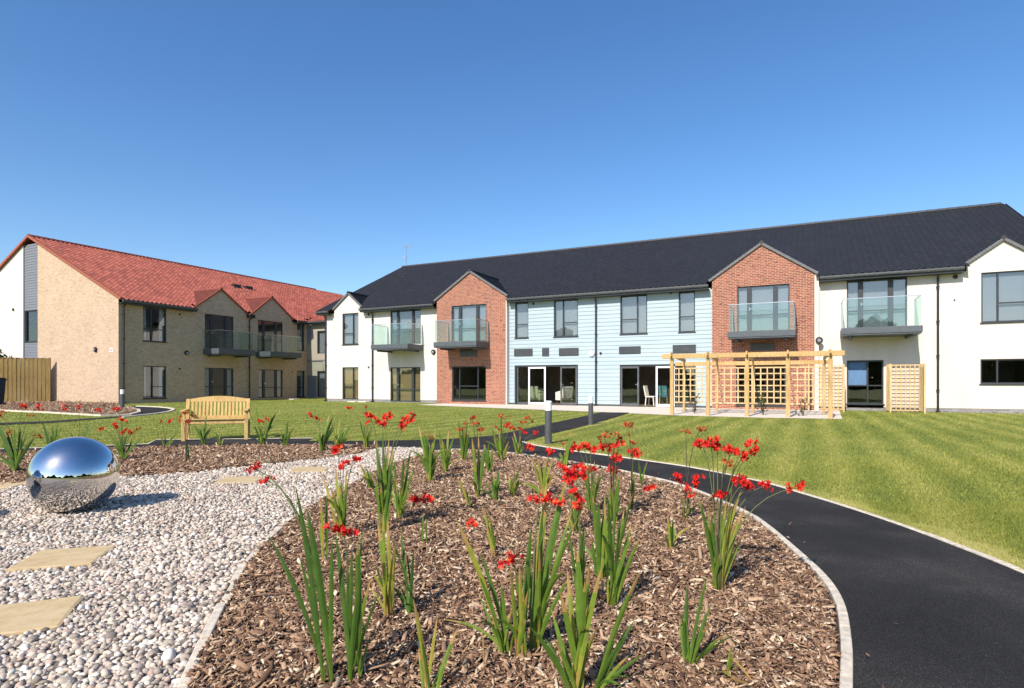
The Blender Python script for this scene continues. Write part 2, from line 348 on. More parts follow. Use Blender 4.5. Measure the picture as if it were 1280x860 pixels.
patio = [gp(*p) for p in [(522,506.2),(580,508.6),(635,510.8),(700,513.2),(760,515.6),(850,519.6),(950,522.3),(1053,524)]]+[uv(M(1049)[0], D0-.05), uv(M(560)[0], D0-.05)]
g = MB(); g.face([(-700,-700,0),(700,-700,0),(700,900,0),(-700,900,0)]); tag(g.build('lawn', 'lawn'), kind='structure')
sheet('gravel_base', gravel, .004, 'pebble_bed'); sheet('path', asphalt_poly, .012, 'asphalt'); sheet('path', far_path, .008, 'asphalt')
sheet('terrace', patio, .008, 'pale_concrete'); sheet('flower_bed_soil', bed2, .009, 'soil'); sheet('flower_bed_soil', bed, .0065, 'soil')
def mound(x, y): return .06*max(0, 1-((x-.08)/1.9)**2-((y-5.7)/4.9)**2)
sheet('flower_bed_soil', far_bed, .012, 'soil')
k = MB(); ln = [p for p in bed[:NR+1]]
strip(k, ln, .046, -.05, .036, -1, .75); tag(k.build('kerb', 'kerb_concrete', bevel=.006), kind='structure')
k = MB(); strip(k, outer, .05, -.05, .022, -1, .75); tag(k.build('kerb', 'kerb_concrete', bevel=.006), kind='structure')
for ln_, wd_ in ((outer, .30), ([(x, y, 0) for x, y in spur_r], .22)):
    o_ = [Vector((p[0], p[1], 0)) for p in ln_]; V_ = []; F_ = []
    for i in range(len(o_)):
        d_ = (o_[min(i+1, len(o_)-1)]-o_[max(i-1, 0)]).normalized(); n_ = Vector((d_.y, -d_.x, 0)); V_ += [(*(o_[i]+n_*.03)[:2], .004), (*(o_[i]+n_*wd_*(.7+.5*math.sin(i*2.3)**2))[:2], .004)]
    F_ = [(2*i, 2*i+1, 2*i+3, 2*i+2) for i in range(len(o_)-1)]; tag(npmesh('lawn_edge', np.array(V_), np.array(F_), 'lawn', np.full(len(F_), 1.1)), kind='structure')
k = MB(); ll = bed[NR:]; i = 0                          # short blocks with gaps against the gravel
acc = [ll[0]]; run = 0; tgt = .42
dense = []
for a, b_ in zip(ll, ll[1:]):
    for j in range(6): dense.append(a.lerp(b_, j/6))
for a, b_ in zip(dense, dense[1:]):
    run += (b_-a).length; acc.append(b_)
    if run > tgt:
        q = MB(); off = random.uniform(-.012, .012)
        d0 = (acc[-1]-acc[0]).normalized(); nn = Vector((-d0.y, d0.x, 0))
        A = acc[0]+d0*.006-nn*off; B = acc[-1]-d0*.006-nn*(off+random.uniform(-.008, .008)); ht = random.uniform(.024, .04)
        k.bar((A.x, A.y, ht-.04), (B.x, B.y, ht-.04), .046, .08)
        acc = [b_]; run = 0; tgt = random.uniform(.34, .5)
tag(k.build('kerb', 'kerb_concrete', bevel=.006), kind='structure')
k = MB(); strip(k, fb_kerb, .12, -.05, .06, -1); tag(k.build('kerb', 'kerb_concrete'), kind='structure')
k = MB(); strip(k, [gp(*p) for p in [(150,522.2),(180,519),(198,516.9),(208,515.2),(213.5,513.5),(215,512.4),(213.5,511.2),(208,510.2),(198,509.2),(185,508.6),(170,508)]], .12, -.05, .04, -1); tag(k.build('kerb', 'kerb_concrete'), kind='structure')
k = MB(); strip(k, [(-4.25,12.85,0),(-7.4,12.5,0),(-7.05,11.65,0),(-8,11.2,0),(-9.5,10.6,0)], .05, -.05, .02, -1); tag(k.build('kerb', 'kerb_concrete'), kind='structure')

# ------------------------------------------------------------------ building kit (local frame: x along the wall, y into the house, z up)
def grid_wall(mb, x0, x1, z0, z1, ops, y=0, deep=.14):
    xs = sorted({x0, x1, *[min(max(o[0], x0), x1) for o in ops], *[min(max(o[1], x0), x1) for o in ops]})
    zs = sorted({z0, z1, *[min(max(o[2], z0), z1) for o in ops], *[min(max(o[3], z0), z1) for o in ops]})
    for a, b in zip(xs, xs[1:]):
        for c, d in zip(zs, zs[1:]):
            mx, mz = (a+b)/2, (c+d)/2
            if any(o[0] < mx < o[1] and o[2] < mz < o[3] for o in ops): continue
            mb.face([(a, y, c), (b, y, c), (b, y, d), (a, y, d)])
    for a, b, c, d in ops:
        if b <= x0 or a >= x1: continue
        mb.face([(a, y, c), (a, y, d), (a, y+deep, d), (a, y+deep, c)]); mb.face([(b, y, c), (b, y+deep, c), (b, y+deep, d), (b, y, d)])
        mb.face([(a, y, d), (b, y, d), (b, y+deep, d), (a, y+deep, d)]); mb.face([(a, y, c), (a, y+deep, c), (b, y+deep, c), (b, y, c)])
def board_wall(mb, x0, x1, z0, z1, ops, y=0, pitch=.2):   # lapped boards with a real slope
    n = int(math.ceil((z1-z0)/pitch))
    for i in range(n):
        a, b = z0+i*pitch, min(z1, z0+(i+1)*pitch)
        xs = sorted({x0, x1, *[o[0] for o in ops], *[o[1] for o in ops]}); zs = sorted({a, b, *[min(max(o[2], a), b) for o in ops], *[min(max(o[3], a), b) for o in ops]})
        yy = lambda z: y-.022*(b-z)/(b-a)
        for p, q in zip(xs, xs[1:]):
            for c, d in zip(zs, zs[1:]):
                if any(o[0] < (p+q)/2 < o[1] and o[2] < (c+d)/2 < o[3] for o in ops): continue
                mb.face([(p, yy(c), c), (q, yy(c), c), (q, yy(d), d), (p, yy(d), d)])
                if c == a: mb.face([(p, y, c), (q, y, c), (q, yy(c), c), (p, yy(c), c)])
    for a, b, c, d in ops:
        for P in ([(a, c), (a, d)], [(b, c), (b, d)], [(a, c), (b, c)], [(a, d), (b, d)]):
            mb.face([(P[0][0], y-.03, P[0][1]), (P[1][0], y-.03, P[1][1]), (P[1][0], y+.14, P[1][1]), (P[0][0], y+.14, P[0][1])])
def window(par, box, cols, y=0, tf=None, name='window', blind_or_reflection=None, sill=True, handle=False, skip=(), fw=.055, mw=None, blind_z=0):
    """cols: list of (relative width, [transom heights 0..1]); mw: widths of the mullions between columns"""
    x0, x1, z0, z1 = box; b = MB(tf); ya, yb = y+.05, y+.12
    b.box(x0, x0+fw, ya, yb, z0, z1); b.box(x1-fw, x1, ya, yb, z0, z1); b.box(x0+fw, x1-fw, ya, yb, z1-fw, z1); b.box(x0+fw, x1-fw, ya, yb, z0, z0+fw)
    tot = sum(c[0] for c in cols); x = x0+fw; W = x1-x0-2*fw; panes = []
    for i, (wd, trs) in enumerate(cols):
        xe = x+W*wd/tot; m_ = (mw[i] if mw else fw) if i < len(cols)-1 else 0
        if m_: b.box(xe-m_/2, xe+m_/2, ya-.012, yb-.002, z0+fw, z1-fw)
        for tq in trs:
            zz = z0+(z1-z0)*tq; b.box(x, xe-m_/2, ya+.004, yb-.004, zz-fw*.45, zz+fw*.45)
        if i not in skip: panes.append((x-.02, xe+.02))
        x = xe
    o = b.build(name, 'frame_dark', par)
    for p, q in panes:
        g_ = MB(tf); g_.box(p, q, y+.081, y+.095, z0+.03, z1-.03); g_.build('pane', 'window_glass', o)
    if sill:
        s_ = MB(tf); s_.box(x0-.04, x1+.04, y-.05, y+.05, z0-.045, z0-.001); s_.build('sill', 'frame_dark', o)
    if handle:
        h = MB(tf); xh = x0+fw+W*cols[0][0]/tot+.02; h.box(xh-.015, xh+.015, y-.03, y+.04, z0+.95, z0+1.1); h.box(xh, xh+.11, y-.035, y-.015, z0+1.02, z0+1.045); h.build('handle', 'steel', o)
    if blind_or_reflection:
        c_ = MB(tf)
        if blind_or_reflection == 'curtain_white':
            n = 28
            for sd in (0, 1):
                wdt = (x1-x0)*.2
                for k_ in range(n):
                    xa, xb = [x0+.03+wdt*kk/n if sd == 0 else x1-.03-wdt*kk/n for kk in (k_, k_+1)]
                    f_ = lambda kk: y+.24+.025*math.sin(kk*1.35)
                    c_.face([(xa, f_(k_), z0+.02), (xb, f_(k_+1), z0+.02), (xb, f_(k_+1), z1-.02), (xa, f_(k_), z1-.02)])
        else: c_.box(x0-.05, x1+.05, y+.2, y+.206, z0+(z1-z0)*blind_z, z1+.03)
        c_.build('curtain' if blind_or_reflection == 'curtain_white' else 'blind_or_reflection', blind_or_reflection, o)
    return o
def downpipe(par, x, z0, z1, y, tf=None, rad=.04):
    b = MB(tf); b.tube([(x, y-.42, z1), (x, y-.3, z1-.1), (x, y-.09, z1-.24), (x, y-.09, z1-.34), (x, y-.09, z0+.2), (x, y-.09, z0+.06)], rad, 8)
    for z in np.arange(z0+.9, z1-.4, 1.4): b.box(x-.055, x+.055, y-.14, y, z-.02, z+.02)
    b.box(x-.07, x+.07, y-.17, y-.01, z0, z0+.07); return b.build('downpipe', 'black_plastic', par)
def gutter(par, x0, x1, z, tf=None):
    b = MB(tf); prof = [(-.43, 0), (-.43, -.05), (-.45, -.095), (-.49, -.12), (-.53, -.095), (-.55, -.05), (-.55, .004), (-.537, .004)]
    for (p, q), (r, s) in zip(prof, prof[1:]): b.face([(x0, p, z+q), (x1, p, z+q), (x1, r, z+s), (x0, r, z+s)])
    for x in (x0, x1): b.face([(x, p, z+q) for p, q in prof])
    for x in np.arange(x0+.3, x1, .9): b.box(x-.012, x+.012, -.556, -.43, z-.13, z-.1)
    o = b.build('gutter', 'gutter_grey', par)
    f = MB(tf); f.box(x0, x1, -.43, -.405, z-.2, z+.02); f.box(x0, x1, -.405, .0, z-.2, z-.18); f.build('soffit', 'frame_dark', o); return o
def balcony(par, x0, x1, y, proj, z0, z1, zr, tf=None):
    b = MB(tf); b.box(x0, x1, y-proj, y, z0+.06, z1); b.box(x0+.03, x1-.03, y-proj+.03, y, z0, z0+.06)
    b.box(x0+.3, x0+.42, y-proj+.2, y, z0-.1, z0); b.box(x1-.42, x1-.3, y-proj+.2, y, z0-.1, z0)
    o = b.build('balcony', 'balcony_grey', par, bevel=.008); yf = y-proj+.05
    n = 2 if x1-x0 > 2.2 else 1; W = (x1-x0-.1)/n
    for k_ in range(n):
        g_ = MB(tf); g_.box(x0+.05+W*k_+.012*(k_ > 0), x0+.05+W*(k_+1)-.012*(k_ < n-1), yf, yf+.014, z1-.04, zr-.03); g_.build('glass_panel', 'balcony_glass', o)
    for xx in (x0+.05, x1-.064):
        g_ = MB(tf); g_.box(xx, xx+.014, yf+.02, y-.02, z1-.04, zr-.03); g_.build('glass_panel', 'balcony_glass', o)
    r = MB(tf); r.bar((x0+.04, yf+.007, zr-.01), (x1-.04, yf+.007, zr-.01), .04, .03)
    for xx in (x0+.057, x1-.057): r.bar((xx, yf+.03, zr-.01), (xx, y, zr-.01), .04, .03); r.bar((xx, y-.03, z1), (xx, y-.03, zr-.025), .035, .035)
    r.build('handrail', 'steel', o); return o
def tiled(par, x0, x1, ya, za, yb, zb, mat, tf=None, tw=.27, rh=.31, keep=None, name='roof', xf=None):
    sl = math.hypot(yb-ya, zb-za); dy, dz = (yb-ya)/sl, (zb-za)/sl; ny, nz = -dz, dy
    nr = int(round(sl/rh)); nc = int(round((x1-x0)/tw)); V = []; FC = []; RN = []; sub = 5
    pr = [0, .5, 1, .62, .12]
    rr = np.random.default_rng(3)
    for r_ in range(nr):
        s0, s1 = sl*r_/nr-.02, min(sl, sl*(r_+1)/nr+.02)
        for c_ in range(nc):
            xa = x0+(x1-x0)*c_/nc; wd = (x1-x0)/nc
            ym, xm = ya+dy*(s0+s1)/2, xa+wd/2
            if keep and not keep(xm, ym): continue
            b0 = len(V); jit = rr.uniform(-.004, .004)
            for s_, lift in ((s0, .024+jit), (s1, .004)):
                for k_ in range(sub+1):
                    h = lift+.08*(pr[k_ % sub]); V.append((xa+wd*k_/sub, ya+dy*s_+ny*h, za+dz*s_+nz*h))
            rv = rr.random()
            for k_ in range(sub): FC.append((b0+k_, b0+k_+1, b0+sub+2+k_, b0+sub+1+k_)); RN.append(rv*.75)
            for k_ in range(sub): V.append(V[b0+k_]); V.append(V[b0+k_+1]); i_ = len(V); V.append((V[b0+k_+1][0], V[b0+k_+1][1]-ny*.034, V[b0+k_+1][2]-nz*.034)); V.append((V[b0+k_][0], V[b0+k_][1]-ny*.034, V[b0+k_][2]-nz*.034)); FC.append((i_-2, i_-1, i_, i_+1)); RN.append(rv*.75)
    for k0 in ([None] if not keep else []):
        b0 = len(V); V += [(x0, ya, za-.02), (x1, ya, za-.02), (x1, yb, zb-.02), (x0, yb, zb-.02)]; FC.append((b0, b0+1, b0+2, b0+3)); RN.append(0)
    V = np.array(V)
    if tf: V = np.array([tf(*p) for p in V])
    return npmesh(name, V, np.array(FC), mat, RN, parent=par)
def gable_roof(par, x0, x1, xm, zs, za, y, slope, ez, ey, mat, verge, tf=None, over=.07):
    """small cross gable: front at y, runs back into the main slope (height ez at depth ey, rising by slope)"""
    back = lambda z: ey+(z-ez)/slope+.15; b = MB(tf); vg = MB(tf)
    for xe in (x0, x1):
        sx = -1 if xe == x0 else 1; xo = xe+sx*.14; zo = zs-.14*(za-zs)/abs(xm-xe); t_ = .06
        for dz_ in (0, t_):
            b.face([(xo, y-over, zo+dz_), (xm, y-over, za+dz_), (xm, back(za), za+dz_), (xo, max(back(zo), y+.3), zo+dz_)])
        n = 14
        for k_ in range(n):                            # verge tiles, stepped
            p = Vector((xo, y-over-.015, zo+.03)).lerp(Vector((xm, y-over-.015, za+.03)), k_/n); q = Vector((xo, y-over-.015, zo+.03)).lerp(Vector((xm, y-over-.015, za+.03)), (k_+1.03)/n)
            vg.bar(p+Vector((0, .05, .03)), q+Vector((0, .05, .012)), .10, .11)
        nrow = 14; yb_ = lambda s_: max(back(zo), y+.3)*(1-s_)+back(za)*s_
        for k_ in range(nrow):
            s0, s1 = k_/nrow, (k_+1)/nrow; P = lambda s_, h: (xo+(xm-xo)*s_, zo+(za-zo)*s_+h)
            a_, c_ = P(s0, t_+.05), P(s1, t_+.02)
            b.face([(a_[0], y-over+.1, a_[1]), (c_[0], y-over+.1, c_[1]), (c_[0], yb_(s1), c_[1]), (a_[0], yb_(s0), a_[1])])
    o = b.build('gable_roof', mat, par); vg.build('verge', verge, o)
    r = MB(tf); r.tube([(xm, y-over-.02, za+.09), (xm, back(za), za+.09)], .085, 8); r.build('ridge', mat, o)
    return o
def wall_lamp(par, x, z, y, tf=None, rad=.15):
    b = MB(tf); b.lathe((x, y, z), [(rad, 0), (rad, .05), (rad*.85, .1)], 20, 'y'); o = b.build('wall_lamp', 'black_plastic', par, smooth=False)
    f = MB(tf); f.lathe((x, y-.085, z-.02), [(rad*.62, 0), (rad*.5, .05), (rad*.2, .075)], 18, 'y'); f.build('lens', 'lamp_face', o)
def vent(par, x0, x1, z0, z1, y, tf=None):
    b = MB(tf); b.box(x0, x1, y-.03, y-.004, z0, z1)
    n = max(2, int((z1-z0)/.05))
    for k_ in range(n): zz = z0+(z1-z0)*(k_+.5)/n; b.bar((x0+.02, y-.04, zz), (x1-.02, y-.04, zz), .03, .012)
    return b.build('vent_grille', 'gutter_grey', par)
def pipe_vent(par, x, z, y, tf=None, rad=.055):
    b = MB(tf); b.lathe((x, y+.01, z), [(rad, 0), (rad, .05), (rad*.7, .052)], 12, 'y'); return b.build('pipe_vent', 'black_plastic', par)
# ------------------------------------------------------------------ long main building (dark roof)
main = empty('apartment_building', uv(0, D0), -math.atan2(SA, CA), label='long two storey building with charcoal roof, white, brick and pale blue walls', cat='building')
EZ = 5.80; SL = .485; RY, RZ = 8.76, 10.24             # eave height (at y=-.4), pitch, ridge
XL, XR = M(406.5)[0], 8.62
def pxbox(a, b, zt, zb, v=0):                          # opening from photo pixels of its corners
    u0, u1 = M(a, 0, v)[0], M(b, 0, v)[0]; mid = (a+b)/2
    return (u0, u1, max(M(mid, zb, v)[1], .02), M(mid, zt, v)[1])
B0, B1 = M(546, 0, -.3)[0], M(632, 0, -.3)[0]; E0, E1 = M(890, 0, -.3)[0], M(1018, 0, -.3)[0]
W = {}
W['a_up'] = pxbox(428, 448, 391.5, 430.5); W['a_lo'] = pxbox(428, 448, 459, 499)
W['a_fd'] = pxbox(488, 526, 386.5, 429); W['a_ld'] = pxbox(488, 525.5, 459, 502)
W['b_fd'] = pxbox(564.5, 608, 381, 428, -.3); W['b_lo'] = pxbox(565, 607.5, 457.8, 500.5, -.3)
W['c1'] = pxbox(644, 660.5, 377.5, 422.5); W['c2'] = pxbox(692.5, 722.5, 374.5, 420.8); W['c3'] = pxbox(775.5, 809, 368.8, 417.3); W['c4'] = pxbox(848.5, 868.8, 364, 415)
W['c_d1'] = pxbox(643.5, 722.5, 456.3, 506.5); W['c_d2'] = pxbox(775, 869.5, 455.4, 511)
W['d_fd'] = pxbox(921.5, 987, 356.5, 412, -.3); W['d_lo'] = pxbox(920, 982, 453.5, 507, -.3)
W['e_fd'] = pxbox(1058.5, 1134, 348, 409); W['e_ld'] = pxbox(1058.5, 1104.5, 450.3, 509.5)
W['e_up'] = pxbox(1226.5, 1330, 337.5, 401.5); W['e_lo'] = pxbox(1225.5, 1330, 448.3, 479.8)
Z2 = 3.5
for k_ in ('a_fd', 'b_fd', 'd_fd', 'e_fd'): a, b, c, d = W[k_]; W[k_] = (a, b, Z2+.02, d)
ops = lambda *ks: [W[k_] for k_ in ks]
TOP = 5.66
CX0 = B1+.0; CX1 = E0
wb = MB(); grid_wall(wb, XL, B0, .17, TOP, ops('a_up', 'a_lo', 'a_fd', 'a_ld')); wb.build('rendered_wall', 'white_render', main)
wb = MB(); grid_wall(wb, E1+.01, XR, .17, TOP, ops('e_fd', 'e_ld', 'e_up', 'e_lo')); wb.build('rendered_wall', 'white_render', main)
wb = MB(); board_wall(wb, CX0, CX1, .10, TOP, ops('c1', 'c2', 'c3', 'c4', 'c_d1', 'c_d2')); wb.build('clad_wall', 'blue_cladding', main)
ob = [W[k_] for k_ in ('a_lo', 'a_ld', 'e_ld', 'c_d1', 'c_d2')]
pl = MB(); grid_wall(pl, XL+.015, B0, -.1, .168, ob, y=.02); pl.build('plinth', 'grey_brick', main)
pl = MB(); grid_wall(pl, E1+.02, XR, -.1, .168, ob, y=.02); pl.build('plinth', 'grey_brick', main)
pl = MB(); grid_wall(pl, CX0, CX1, -.1, .098, ob, y=.012); pl.build('plinth', 'gutter_grey', main)
# brick bays with their small gables
for x0, x1, keys, side in ((B0, B1, ('b_fd', 'b_lo'), 'blue'), (E0, E1, ('d_fd', 'd_lo'), 'white')):
    y = -.3; xm = (x0+x1)/2; zs, za = 6.0, 7.44
    b = MB(); grid_wall(b, x0, x1, -.1, zs, ops(*keys), y=y); b.face([(x0, y, zs), (x1, y, zs), (xm, y, za)])
    for x in (x0, x1): b.face([(x, y, -.1), (x, y, zs), (x, .6, zs), (x, .6, -.1)])
    b.build('brick_wall', 'red_brick', main)
    gable_roof(main, x0, x1, xm, zs, za, y, SL, EZ, -.4, 'dark_tiles', 'verge_grey')
wt = MB(); wt.box(E1+.003, E1+.17, -.285, .3, .0, 5.96); wt.build('white_pier', 'white_render', main)
wt = MB(); wt.box(B1+.003, B1+.06, -.285, .0, .0, 5.9); wt.build('corner_trim', 'white_render', main)
# small white gables
for xa, xb, xm, za in ((M(418)[0], M(453)[0], M(436)[0], 6.85), (M(1208)[0], M(1208)[0]+2.35, M(1208)[0]+1.17, 6.78)):
    b = MB(); y = -.006; zs = 5.93
    b.box(xa, xb, y, .3, 5.645, zs); b.face([(xa, y, zs), (xb, y, zs), (xm, y, za)]); b.build('gable_wall', 'white_render', main)
    gable_roof(main, xa, xb, xm, zs, za, y, SL, EZ, -.4, 'dark_tiles', 'verge_grey', over=.09)
# end walls, back wall, roof
gw = MB()
for x in (XL, XR):
    gw.face([(x, 0, -.1), (x, 0, EZ), (x, RY, RZ-.08), (x, 2*RY, EZ), (x, 2*RY, -.1)])
gw.face([(XL, 2*RY, -.1), (XR, 2*RY, -.1), (XR, 2*RY, EZ), (XL, 2*RY, EZ)]); gw.build('end_wall', 'white_render', main)
bays = [(B0-.12, B1+.12), (E0-.12, E1+.2), (M(418)[0]-.1, M(453)[0]+.1), (M(1208)[0]-.1, XR)]
keep = lambda x, y: not (y < .12 and any(a < x < b for a, b in bays))
tiled(main, XL-.35, XR+.25, -.45, EZ-.02, RY, RZ, 'dark_tiles', keep=keep)
rb = MB(); rb.face([(XL-.33, .13, EZ+.53*SL-.04), (XR+.23, .13, EZ+.53*SL-.04), (XR+.23, RY, RZ-.05), (XL-.33, RY, RZ-.05)])
rb.face([(XL-.33, RY, RZ-.05), (XR+.23, RY, RZ-.05), (XR+.23, 2*RY+.4, EZ-.1), (XL-.33, 2*RY+.4, EZ-.1)])
for x in (XL-.35, XR+.25): rb.bar((x, -.45, EZ-.06), (x, RY, RZ-.04), .03, .16); rb.bar((x, RY, RZ-.04), (x, 2*RY+.4, EZ-.1), .03, .16)
rb.build('roof_slope', 'dark_tiles', main)
rg = MB()
for x in np.arange(XL-.35, XR-.15, .45): rg.tube([(x, RY, RZ+.02), (x+.44, RY, RZ+.02)], [.125, .115], 8)
rg.build('ridge', 'dark_tiles', main)
for a, b in ((XL-.35, M(418)[0]-.15), (M(453)[0]+.15, B0-.14), (B1+.14, E0-.14), (E1+.2, M(1208)[0]-.15)): gutter(main, a, b, EZ-.02)
for px_, y in ((408, 0), (466.5, 0), (745.5, -.02), (1172, 0)): downpipe(main, M(px_)[0], .0, EZ-.1, y)
# inside of the house: floors, ceilings, partitions
inn = MB(); inn.box(XL+.1, XR-.1, 5.5, 5.6, 0, 5.5)
for x in sorted([XL+.1, XR-.1, M(470)[0], B0+.05, B1-.05, M(668)[0] if 0 else B1, M(745)[0], E0+.05, E1-.05, M(1160)[0]]): inn.box(x-.05, x+.05, .16, 5.5, 0, 5.5)
inn.box(XL+.1, XR-.1, .16, 5.5, 2.75, 3.46); inn.box(XL+.1, XR-.1, .16, 5.5, 5.64, 5.7); inn.build('interior', 'interior_wall', main)
inn = MB(); inn.box(XL+.1, XR-.1, .14, 5.5, -.05, .05); inn.box(XL+.1, XR-.1, .16, 5.5, 3.465, 3.49); inn.build('interior_floor', 'interior_floor', main)
# windows and doors
FR = [(.21, [.36]), (.5, [.36]), (.24, [.36])]
window(main, W['a_up'], [(.66, [.36]), (.34, [])], blind_or_reflection='blind_pale'); window(main, W['a_lo'], [(.66, [.4]), (.34, [])], blind_or_reflection='curtain_tan', sill=False)
window(main, W['a_fd'], FR, name='french_door', blind_or_reflection='blind_pale', sill=False, handle=True, mw=[.16, .16], blind_z=.45)
window(main, W['a_ld'], FR, name='french_door', blind_or_reflection='curtain_tan', sill=False, handle=True, mw=[.16, .16])
window(main, W['b_fd'], FR, y=-.3, name='french_door', blind_or_reflection='blind_pale', sill=False, handle=True, mw=[.17, .17])
window(main, W['b_lo'], [(.2, []), (.55, [.42]), (.22, [])], y=-.3)
window(main, W['c1'], [(1, [.38])], blind_or_reflection='blind_pale'); window(main, W['c2'], [(.36, []), (.64, [.38])], blind_or_reflection='blind_pale')
window(main, W['c3'], [(.64, [.38]), (.36, [])], blind_or_reflection='blind_pale'); window(main, W['c4'], [(1, [.38])], blind_or_reflection='blind_pale')
window(main, W['d_fd'], FR, y=-.3, name='french_door', blind_or_reflection='blind_pale', sill=False, handle=True, mw=[.2, .2])
window(main, W['d_lo'], [(.22, []), (.55, [.4]), (.22, [])], y=-.3)
window(main, W['e_fd'], FR, name='french_door', blind_or_reflection='blind_pale', sill=False, handle=True, mw=[.2, .2])
a, b, c, d = W['e_ld']; window(main, (a, b, .3, d), [(.58, [.42]), (.42, [.42])], name='window', sill=True)
bl = MB(); bl.box(a+.06, a+(b-a)*.55, .17, .18, .3+(d-.3)*.43, d-.05); bl.build('blind_or_reflection', 'reflected_sky_blue' if 'reflected_sky_blue' in MATS else 'blind_pale', main)  # blue sheet behind the left pane, painting the sky's reflection in the glass
window(main, W['e_up'], [(.2, []), (.36, [.38]), (.44, [.38])], blind_or_reflection='blind_pale'); window(main, W['e_lo'], [(.2, []), (.4, []), (.4, [])])  # pale sheet behind the upper panes stands in for their grey-blue sky reflection
# folding doors of the two lounges
def lounge(box, leaves, fixed):
    x0, x1, z0, z1 = box; z0 = .03
    f = MB(); f.box(x0, x0+.09, .02, .13, z0, z1); f.box(x1-.06, x1, .02, .13, z0, z1); f.box(x0+.09, x1-.06, .02, .13, z1-.09, z1); f.box(x0+.09, x1-.06, .02, .13, z0-.02, z0+.015)
    fo = f.build('door_frame', 'frame_dark', main)
    for a, b in fixed:
        p = MB(); p.box(a, b, .085, .1, z0, z1-.05); p.build('pane', 'window_glass', fo)
        q = MB(); q.box(a, a+.06, .05, .12, z0, z1-.09); q.box(b-.05, b, .05, .12, z0, z1-.09); q.box(a+.06, b-.05, .05, .12, z0, z0+.09); q.build('mullion', 'gutter_grey', fo)
    for a, b, y, mat, hx in leaves:
        q = MB(); fw = .085; zt = z1-.1
        q.box(a, a+fw, y, y+.06, z0, zt); q.box(b-fw, b, y, y+.06, z0, zt); q.box(a+fw, b-fw, y, y+.06, zt-fw, zt); q.box(a+fw, b-fw, y, y+.06, z0, z0+fw*1.3)
        o = q.build('door_leaf', mat, main, bevel=.006)
        p = MB(); p.box(a+fw*.8, b-fw*.8, y+.024, y+.038, z0+.05, zt-.05); p.build('pane', 'window_glass', o)
        if hx is not None:
            h = MB(); h.box(hx-.02, hx+.02, y-.02, y, z0+.95, z0+1.2); h.bar((hx, y-.05, z0+1.08), (hx+(.13 if hx < (a+b)/2 else -.13), y-.05, z0+1.08), .025, .025); h.build('handle', 'steel', o)
m_ = lambda p: M(p)[0]
lounge(W['c_d1'], [(m_(661.5), m_(683), -.12, 'door_white', None), (m_(701), m_(722), -.08, 'gutter_grey', m_(702.3))], [(m_(646), m_(661.5))])
lounge(W['c_d2'], [(m_(776.5), m_(799.5), -.12, 'gutter_grey', m_(798)), (m_(820.5), m_(844), -.14, 'door_white', None)], [(m_(844), m_(868.5))])
# balconies
BZ0, BZ1, BZR = 3.13, 3.44, 4.64
balcony(main, M(484)[0], M(529)[0], 0, 1.55, BZ0, BZ1, BZR); balcony(main, M(559.4, 0, -.3)[0], M(611.5, 0, -.3)[0], -.3, 1.45, BZ0, BZ1, BZR)
balcony(main, M(914, 0, -.3)[0], M(995.3, 0, -.3)[0], -.3, 1.45, BZ0, BZ1, BZR); balcony(main, M(1050)[0], M(1145.8)[0], 0, 1.55, BZ0, BZ1, BZR)
for px0, px1, y0, y1, v in ((575, 596.6, 437, 446, -.3), (643, 666, 436, 445, 0), (678, 686.5, 435, 445, 0), (699, 723.5, 435, 444.5, 0), (774, 801, 433, 442, 0), (841, 870, 431, 441, 0), (938, 968, 429, 438, -.3)):
    a, b, c, d = pxbox(px0, px1, y0, y1, v); vent(main, a, b, c, d, v-(.022 if v == 0 else 0))
for px_, py_ in ((542, 440), (1024, 426)): x, z = M(px_, py_); wall_lamp(main, x, z, -.3 if px_ > 1000 else 0)
x, z = M(740, 442); b = MB(); b.lathe((x, -.02, z), [(.16, 0), (.16, .05), (.13, .1), (.05, .13)], 20, 'y'); b.build('wall_lamp', 'white_lamp', main, smooth=True)
for px_, py_, r_ in ((461, 459, .06), (461, 393, .075), (751, 441.5, .06), (667, 380, .06), (839, 366, .06), (1194, 346, .085), (1193, 375, .03)): x, z = M(px_, py_); pipe_vent(main, x, z, -.02 if 640 < px_ < 889 else 0, rad=r_)
# television aerial above the ridge end
x = M(510, 0, RY)[0]; zt = RZ+1.75; b = MB(); b.tube([(x-.15, RY, RZ-.2), (x-.15, RY, zt)], .022, 6); b.bar((x-.55, RY-.1, zt-.1), (x+.45, RY+.1, zt-.1), .02, .02)
for k_ in range(7): xx = x-.5+k_*.15; b.bar((xx, RY-.22+k_*.02, zt-.1), (xx, RY+.22-k_*.01, zt-.1), .014, .014); b.bar((xx, RY, zt-.3+k_*.01), (xx, RY, zt+.1), .014, .014)
b.bar((x-.3, RY-.1, RZ+.75), (x+.05, RY-.1, RZ+.75), .015, .015); b.box(x-.4, x-.2, RY-.1, RY-.06, RZ+.66, RZ+.86); b.build('aerial', 'steel', main)

